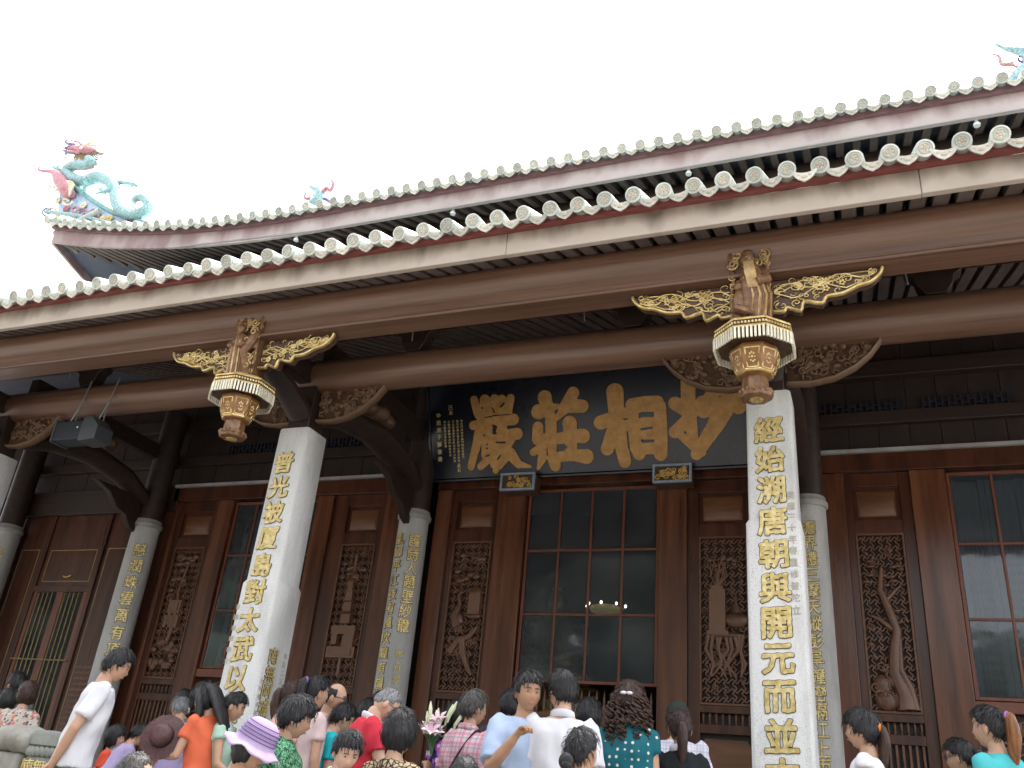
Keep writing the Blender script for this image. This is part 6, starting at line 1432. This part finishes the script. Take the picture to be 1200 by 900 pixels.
def long_hair(side_fwd=1):
    def f(Hp, lock, root, Hc, Rh):
        lock([Hp(0, -0.03, 0.10), Hp(0, -0.085, 0.06), Hp(0, -0.115, -0.04), Hp(0, -0.14, -0.18), Hp(0, -0.15, -0.34)], [0.05, 0.085, 0.092, 0.088, 0.05], [0.03, 0.045, 0.042, 0.03, 0.014], nm='long_hair')
        lock([Hp(side_fwd * 0.05, 0.0, 0.09), Hp(side_fwd * 0.088, -0.01, 0.0), Hp(side_fwd * 0.10, 0.0, -0.12), Hp(side_fwd * 0.115, 0.05, -0.26)], [0.03, 0.045, 0.05, 0.015], [0.03, 0.03, 0.028, 0.012], nm='long_hair')
    return f
def curls(Hp, lock, root, Hc, Rh):
    t_ = MB(); rg = random.Random(5)
    for k in range(230):
        a = rg.uniform(-2.2, 2.2); lz = rg.uniform(0, 1); r_ = 0.085 + 0.055 * math.sin(math.pi * min(1, lz * 0.9 + 0.1)); z = 0.06 - 0.40 * lz
        p = np.array(Hp(r_ * math.sin(a) * (1.0 + 0.2 * lz), -0.02 - r_ * math.cos(a) * 0.8 - 0.03 * lz, 0)) ; p[2] = Hc[2] + z
        ph = rg.uniform(0, 6); rr2 = rg.uniform(0.010, 0.017); n_ = 9; L_ = rg.uniform(0.05, 0.09)
        t_.tube([p + np.array((rr2 * math.cos(ph + i * 1.3), rr2 * math.sin(ph + i * 1.3), -L_ * i / n_)) for i in range(n_)], [0.006 + 0.003 * math.sin(math.pi * i / (n_ - 1)) for i in range(n_)], seg=5)
    make_obj(t_, 'curls', [HBR], root)
    b_ = MB(); b_.ell(Hp(-0.02, -0.12, 0.045), (0.022, 0.012, 0.012), 8, 6); b_.ell(Hp(0.02, -0.12, 0.045), (0.022, 0.012, 0.012), 8, 6); make_obj(b_, 'hair_bow', [WHITE], root)
def strap_extra(colr, wdt=0.022):
    def f(Hp, root, arms, bend, lean):
        t_ = MB(); P_ = [bend(np.array(q)) for q in ((0.10, 0.03, 1.445), (0.09, -0.06, 1.43), (0.02, -0.135, 1.28), (-0.08, -0.135, 1.10), (-0.17, -0.08, 0.95))]
        t_.tube(smooth(P_, 4), 0.006, wdt, seg=6, ref=(0, 1, 0.2)); make_obj(t_, 'bag_strap', [colr], root)
    return f
PEACH = cloth('peach_cotton', (0.58, 0.36, 0.29)); PINKP = cloth('pale_pink_cotton', (0.56, 0.43, 0.42)); CYAN = cloth('cyan_cotton', (0.015, 0.38, 0.42)); ORANGE = cloth('coral_cotton', (0.62, 0.13, 0.06)); MINT = cloth('mint_cotton', (0.34, 0.50, 0.40))
LILAC = cloth('lilac_cotton', (0.38, 0.32, 0.50)); RED = cloth('red_cotton', (0.50, 0.03, 0.05)); BLUE = cloth('pale_blue_cotton', (0.35, 0.43, 0.58)); BLACK = cloth('black_cotton', (0.012, 0.014, 0.016)); GREYG = cloth('grey_green_cotton', (0.11, 0.13, 0.12)); TEALC = cloth('turquoise_cotton', (0.07, 0.42, 0.44))
REDO = cloth('red_orange_cotton', (0.62, 0.08, 0.04)); CREAM = cloth('cream_cotton', (0.70, 0.60, 0.50)); NAVY = cloth('navy_cotton', (0.02, 0.03, 0.06))
ETH = cloth('patterned_blouse', (0.44, 0.40, 0.33), pattern='ethnic', pc=((0.48, 0.16, 0.14), (0.08, 0.08, 0.12), (0.60, 0.56, 0.46)), scale=17)
LEAF = cloth('leaf_print', (0.03, 0.14, 0.07), pattern='leaf', pc=((0.012, 0.035, 0.025), (0.14, 0.32, 0.18)), scale=16)
LEOP = cloth('leopard_print', (0.46, 0.36, 0.22), pattern='leopard', pc=((0.035, 0.022, 0.015),), scale=34)
FLOR = cloth('violet_floral_print', (0.045, 0.02, 0.12), pattern='floral', pc=((0.42, 0.12, 0.46), (0.66, 0.56, 0.68)), scale=9)
PLAID = cloth('pink_plaid', (0.58, 0.45, 0.47), pattern='plaid', pc=((0.50, 0.15, 0.22), (0.18, 0.18, 0.26)), scale=15)
DOTS = cloth('teal_dotted', (0.012, 0.11, 0.14), pattern='dots', pc=((0.60, 0.60, 0.52),), scale=21)
MAGF = cloth('magenta_floral_print', (0.30, 0.03, 0.16), pattern='floral', pc=((0.62, 0.40, 0.52), (0.10, 0.02, 0.10)), scale=14); CHECK = cloth('pale_check', (0.62, 0.60, 0.66), pattern='plaid', pc=((0.38, 0.36, 0.46), (0.3, 0.3, 0.4)), scale=22)
ORTIE = cloth('orange_tie', (0.85, 0.25, 0.03)); VIOT = cloth('violet_tie', (0.30, 0.14, 0.45)); BAGB = cloth('brown_leather', (0.06, 0.025, 0.02), rough=0.5)

BACK = ((0.20, -0.40, -1.0), (-0.42, -0.30, -1.0), 1.2)
def bent(e, f, c_=0.7): return (e, f, c_)
# left group
person('man with glasses looking left, half hidden at the far left', 24, 788, 10.1, 75, GREYG, glasses=True, hyaw=10)
person('short-haired woman seen from behind in a beige patterned blouse', 36, 800, 8.7, 20, ETH, fem=True, hair='bob', hcol=HBR, stout=1.12, hyaw=15)
person('dark-haired woman hidden behind the patterned blouse at far left', 13, 808, 9.4, 15, NAVY, fem=True, hair='bob')
def cap_on(colr, brim=True):
    def f(Hp, root, arms, bend, lean):
        t_ = MB(); R_ = 0.098; V = []
        for j in range(7):
            ph_ = math.pi / 2 * j / 6
            for i in range(20): a = 2 * math.pi * i / 20; V.append(Hp(R_ * 0.9 * math.cos(ph_) * math.sin(a), -0.005 + R_ * 1.12 * math.cos(ph_) * math.cos(a), 0.045 + 0.095 * math.sin(ph_)))
        t_.add(V, [(j * 20 + i, j * 20 + (i + 1) % 20, (j + 1) * 20 + (i + 1) % 20, (j + 1) * 20 + i) for j in range(6) for i in range(20)], 0, True)
        if brim: t_.tube([Hp(-0.075, 0.07, 0.048), Hp(-0.04, 0.13, 0.044), Hp(0, 0.15, 0.042), Hp(0.04, 0.13, 0.044), Hp(0.075, 0.07, 0.048)], 0.006, 0.03, seg=8, ref=(0, 0, 1))
        make_obj(t_, 'cap', [colr], root)
    return f
person('person in a pale cap cut off by the left edge', 1, 817, 10.2, 110, CHECK, loose=False, extras=cap_on(WHITE))
person('man in a white T-shirt with his hands clasped behind his back', 147, 762, 6.85, -42, WHITE, lean=7, hyaw=-8, hpitch=16, hair='short', armL=BACK, armR=BACK, sleeve=0.72)
person('child with black hair in a red-orange shirt beside the white T-shirt', 138, 851, 7.9, -60, REDO, hair='bob', fem=True, scale_head=1.12)
person('grey-haired head at the bottom edge below the brown hat', 161, 881, 4.7, -50, NAVY, hair='crew', hcol=HGB)
def flower_clip(Hp, root, arms, bend, lean):
    t_ = MB()
    for k in range(6): a = k * 1.05; t_.ell(Hp(0.075 + 0.0, -0.05 + 0.02 * math.cos(a), -0.03 + 0.02 * math.sin(a)), (0.014, 0.014, 0.014), 6, 5)
    make_obj(t_, 'hair_clip', [MT['metal']], root)
person('grey-haired woman in lilac with a flower clip, head bowed', 212, 818, 9.0, 60, LILAC, fem=True, hair='pulled', hcol=HG, hpitch=25, extras=flower_clip)
person('dark-haired person just behind the grey-haired woman in lilac', 218, 809, 9.6, 30, GREYG, hair='fringe')
person('bowing person in lilac hidden behind the brown straw hat', 172, 850, 8.0, -30, LILAC, hair='short', lean=28, hpitch=20)
HOLD8 = bent((0.25, 0.12, -1.0), (-0.15, 1.0, -0.02), 0.9)
pw = person('woman in a coral top with long black hair holding a brown hat', 240, 803, 6.85, 78, ORANGE, fem=True, hair='full', tail=long_hair(-1), hpitch=22, hyaw=12, armL=HOLD8, armR=HOLD8, sleeve=0.5, lean=8)
person('woman in a mint green top with a low black ponytail', 281, 812, 6.85, -62, MINT, fem=True, hair='pulled', tail=pony(length=0.17, high=0.02, thick=0.035), hpitch=16, sleeve=0.3, collar=WHITE, armR=bent((0.2, 0.2, -1), (-0.1, 0.8, -0.5)))
def sunhat(colr):
    def f(Hp, root, arms, bend, lean):
        t_ = MB(); rg = random.Random(2); N_ = 48; V = []
        prof = [(0.02, 0.165), (0.06, 0.160), (0.088, 0.135), (0.102, 0.09), (0.108, 0.05), (0.116, 0.030), (0.135, 0.02), (0.158, 0.006), (0.172, -0.004)]
        for j, (r_, z) in enumerate(prof):
            for i in range(N_):
                a = 2 * math.pi * i / N_; wv = max(0, r_ - 0.12) * 0.22 * math.sin(a * 5 + 0.6) + max(0, r_ - 0.12) * 0.14 * math.sin(a * 9)
                ridge = 0.003 * math.sin(z * 190) if j < 6 else 0
                V.append(Hp((r_ + ridge) * math.sin(a), (r_ + ridge) * math.cos(a) * 1.06, z + wv))
        F = [(j * N_ + i, j * N_ + (i + 1) % N_, (j + 1) * N_ + (i + 1) % N_, (j + 1) * N_ + i) for j in range(len(prof) - 1) for i in range(N_)] + [tuple(range(N_))]
        t_.add(V, F, 0, True); h_ = make_obj(t_, 'sun_hat', [colr], root); md = h_.modifiers.new('solid', 'SOLIDIFY'); md.thickness = 0.004
        b_ = MB()
        for k in range(5):
            r_, z = ((0.104, 0.055), (0.103, 0.075), (0.100, 0.095), (0.094, 0.115), (0.084, 0.135))[k]
            b_.tube([Hp((r_ + 0.004) * math.sin(a), (r_ + 0.004) * math.cos(a) * 1.06, z) for a in np.linspace(0, 2 * math.pi, 33)], 0.0035, seg=5)
        make_obj(b_, 'hat_stripes', [cloth('violet_braid', (0.22, 0.14, 0.36))], root)
    return f
person('woman in a floppy lilac sun hat with striped crown', 308, 851, 5.0, -75, CREAM, fem=True, hair='bob', loose=False, hpitch=22, extras=sunhat(cloth('lilac_straw', (0.40, 0.30, 0.46))), sleeve=0.1)
person('short-haired woman in a dark green leaf-print shirt', 355, 817, 5.45, -58, LEAF, fem=True, hair='fringe', hpitch=14, collar=LEAF, sleeve=0.8, stout=1.1)
person('woman with a brown ponytail in a peach top', 348, 798, 6.85, -28, PEACH, fem=True, hair='pulled', hcol=HBR, tail=pony(HBR, 0.26, None, 0.01, 0.036), hyaw=-25, hpitch=8)
person('woman with a long black ponytail in a pale pink top', 373, 793, 6.85, -20, PINKP, fem=True, hair='pulled', tail=pony(HB, 0.34, VIOT, 0.075, 0.034), hyaw=-10)
person('balding man with glasses in a pale pink shirt', 397, 800, 7.2, -70, PINKP, hair='bald', glasses=True, hpitch=10)
person('black-haired person in a cyan T-shirt bending forward', 409, 826, 7.0, -40, CYAN, hair='short', lean=30, hpitch=12, stout=1.05)
person('dark-haired person between the cyan T-shirt and the red shirt', 433, 820, 8.1, -20, GREYG, hair='fringe', fem=True)
person('dark-haired person behind the man in red', 448, 811, 8.6, 0, NAVY, hair='fringe')
person('heavy grey crew-cut man in a red polo shirt looking down', 465, 809, 6.1, -52, RED, hair='crew', hcol=HG, hpitch=32, lean=12, stout=1.22, collar=WHITE, glasses=True, sleeve=0.6, armR=bent((0.25, 0.35, -1), (-0.5, 1.0, 0.1)), skin=1)
person('man with combed black hair looking down at the bottom edge', 413, 858, 5.05, -120, WHITE, hair='short', hpitch=28, hyaw=-10, skin=1, collar=WHITE)
person('black-haired woman from behind in a leopard-print top', 471, 834, 5.2, -12, LEOP, fem=True, hair='bob', stout=1.15, extras=None, sleeve=0.35)
person('woman in a violet floral blouse holding lilies', 538, 823, 7.1, 25, FLOR, fem=True, hair='bob', stout=1.05, armL=bent((0.2, 0.3, -1), (0.1, 1.0, 0.4)), armR=bent((0.2, 0.3, -1), (-0.4, 1.0, 0.3)))
person('brown-haired person in a pink plaid shirt with a dark bag strap', 556, 810, 6.1, -8, PLAID, fem=True, hair='short', hcol=HGB, stout=1.12, hyaw=-30, collar=PLAID, extras=strap_extra(BAGB), sleeve=0.8)
person('black-haired head at the bottom edge below the plaid shirt', 546, 885, 4.4, 0, NAVY, hair='crew')
HANDUP = bent((0.25, 0.45, -1.0), (-0.55, 0.75, 1.0), 1.3)
person('man in a pale blue shirt talking with one hand raised', 621, 788, 5.45, -140, BLUE, hair='short', hyaw=0, hpitch=6, armR=HANDUP, sleeve=0.85, skin=2, stout=1.05, neck_h=1.45)
person('dark-haired person hidden behind the man in pale blue', 600, 809, 6.9, 20, NAVY, hair='short')
def stripe(Hp, root, arms, bend, lean):
    t_ = MB(); P_ = [bend(np.array(q)) for q in ((0.135, -0.085, 1.41), (0.155, -0.118, 1.33), (0.162, -0.125, 1.22), (0.158, -0.122, 1.08))]
    t_.tube(smooth(P_, 4), 0.004, 0.015, seg=6, ref=(0, 1, 0)); make_obj(t_, 'shirt_stripe', [TEALC], root)
person('man in a white polo shirt seen from behind with short black hair', 661, 787, 5.45, 18, WHITE, hair='short', hyaw=30, collar=WHITE, stout=1.1, extras=stripe, sleeve=0.75, skin=1)
person('woman with a low black bun at the bottom edge', 681, 854, 4.65, -10, CREAM, fem=True, hair='pulled', tail=bun(-0.02), hyaw=-15)
person('woman with long curly brown hair in a teal dotted top', 738, 800, 5.9, 4, DOTS, fem=True, hair='full', hcol=HBR, tail=curls, stout=1.15, sleeve=0.4)
person('dark-haired woman in a magenta print between white polo and curls', 690, 820, 6.9, 0, MAGF, fem=True, hair='bob')
person('man in a dark cap and pale checked shirt', 794, 823, 6.9, 10, CHECK, hair='short', loose=False, extras=cap_on(cloth('dark_cap', (0.03, 0.035, 0.03)), False))
person('woman with a dark red ponytail in a black top with white collar', 797, 833, 5.85, 12, BLACK, fem=True, hair='pulled', hcol=HRD, tail=pony(HRD, 0.30, None, 0.02, 0.034), collar=WHITE, hyaw=8)
def necklace(Hp, root, arms, bend, lean):
    t_ = MB(); t_.tube([bend(np.array((0.068 * math.sin(a), 0.02 + 0.07 * math.cos(a), 1.462 - 0.045 * (1 + math.cos(a)) / 2))) for a in np.linspace(0, 2 * math.pi, 25)], 0.0035, seg=5); make_obj(t_, 'necklace', [BAGB], root)
person('woman in a white top with a ponytail in an orange tie, facing left', 1010, 832, 5.3, 80, WHITE, fem=True, hair='fringe', tail=pony(HBR, 0.26, ORTIE, 0.01, 0.030), sleeve=0.1, extras=necklace, neck_h=1.44)
person('black-haired woman with glasses at the lower right edge', 1122, 866, 5.6, 70, BLACK, fem=True, hair='pulled', glasses=True, tail=pony(HB, 0.2, None, 0.02, 0.034), hpitch=8)
person('woman in a turquoise top with a high copper ponytail', 1158, 828, 5.25, 48, TEALC, fem=True, hair='pulled', tail=pony(HCO, 0.30, VIOT, 0.06, 0.036), hyaw=15, sleeve=0.4)
flush()

# ------------------------------------------------------------------ things people hold
root_, arms8, _, s8, yaw8 = pw
wr_ = arms8[1][2] + arms8[1][3] * 0.10; wl_ = arms8[-1][2] + arms8[-1][3] * 0.10
hat_c = np.array(root_.location) + Rz_(yaw8) @ (np.array(wl_) * s8) - np.array((0, 0, ZC))
hat_c = W(191, 864, 6.55)
MT['brownstraw'] = mk('brown_straw', (0.045, 0.014, 0.014), (0.085, 0.030, 0.028), 30, 0.55, bump=0.5, bscale=60)
ht = empty('straw_hat', hat_c, 'round dark brown straw hat held up in front of the coral top', 'hat')
mb = MB(); Rt = rotm(rz=0.25) @ rotm(rx=math.radians(72)) @ rotm(ry=0.1)
prof = [(0.165, 0.0), (0.168, 0.004), (0.12, 0.012), (0.085, 0.018), (0.082, 0.05), (0.074, 0.085), (0.04, 0.098), (0.001, 0.10)]
mb.lathe(hat_c, prof, 32, R=Rt); o = mb.build('brim_and_crown', 'brownstraw', ht, ang=70)
mb = MB(); mb.lathe(hat_c, [(0.087, 0.02), (0.0875, 0.036), (0.085, 0.042)], 32, R=Rt); mb.build('hat_band', 'dark', ht)
fl_c = W(508, 862, 6.9)
MT['petal'] = mk('lily_petal', (0.74, 0.52, 0.58), (0.82, 0.74, 0.70), 8, 0.6); MT['lilybud'] = mk('lily_bud', (0.52, 0.60, 0.34), (0.72, 0.74, 0.52), 8, 0.6); MT['leafg'] = mk('lily_leaf', (0.05, 0.14, 0.04), (0.10, 0.22, 0.07), 8, 0.5); MT['wrap'] = mk('pale_paper', (0.66, 0.58, 0.68), None, rough=0.7)
bq = empty('lily_bouquet', fl_c - np.array((0, 0, 0.25)), 'bouquet of pink and white lilies held beside the floral blouse', 'bouquet')
rg = random.Random(8)
for k in range(7):
    b = fl_c + np.array((rg.uniform(-0.10, 0.14), rg.uniform(-0.08, 0.08), rg.uniform(-0.03, 0.10)))
    mb = MB(); mb.tube([fl_c - np.array((0, 0, 0.15)), (fl_c + b) / 2 - np.array((0, 0, 0.04)), b], 0.005, seg=5); mb.build('stem', 'leafg', bq)
    mb = MB(); ax = np.array((rg.uniform(-0.6, 0.6), rg.uniform(-0.9, 0.2), 1.0)); ax /= np.linalg.norm(ax); u_ = np.cross(ax, (0, 1, 0.3)); u_ /= np.linalg.norm(u_); v_ = np.cross(ax, u_)
    for e in range(6):
        a = e * math.pi / 3; d_ = u_ * math.cos(a) + v_ * math.sin(a); mb.tube([b, b + ax * 0.035 + d_ * 0.02, b + ax * 0.07 + d_ * 0.05, b + ax * 0.075 + d_ * 0.085], [0.006, 0.017, 0.018, 0.003], [0.004, 0.004, 0.003, 0.002], seg=6, ref=d_ + ax * 0.01)
    mb.build('lily', 'petal', bq)
for k, (dx, h_) in enumerate(((-0.03, 0.21), (0.0, 0.17), (0.10, 0.20), (0.13, 0.22), (0.16, 0.16), (-0.06, 0.14))):
    b = fl_c + np.array((dx, rg.uniform(-0.04, 0.04), h_ - 0.07)); mb = MB(); mb.tube([b - np.array((0.01, 0, 0.05)), b, b + np.array((dx * 0.25, 0, 0.06)), b + np.array((dx * 0.4, 0, 0.11))], [0.006, 0.014, 0.016, 0.004], seg=8); mb.build('bud', 'lilybud', bq)
for k in range(8):
    a = rg.uniform(0, 6.28); mb = MB(); d_ = np.array((math.cos(a), math.sin(a) * 0.6, 0.1)); mb.tube([fl_c - np.array((0, 0, 0.08)), fl_c + d_ * 0.08, fl_c + d_ * 0.17 - np.array((0, 0, 0.03))], [0.006, 0.016, 0.002], [0.002, 0.002, 0.001], seg=6, ref=(0, 0, 1)); mb.build('leaf', 'leafg', bq)
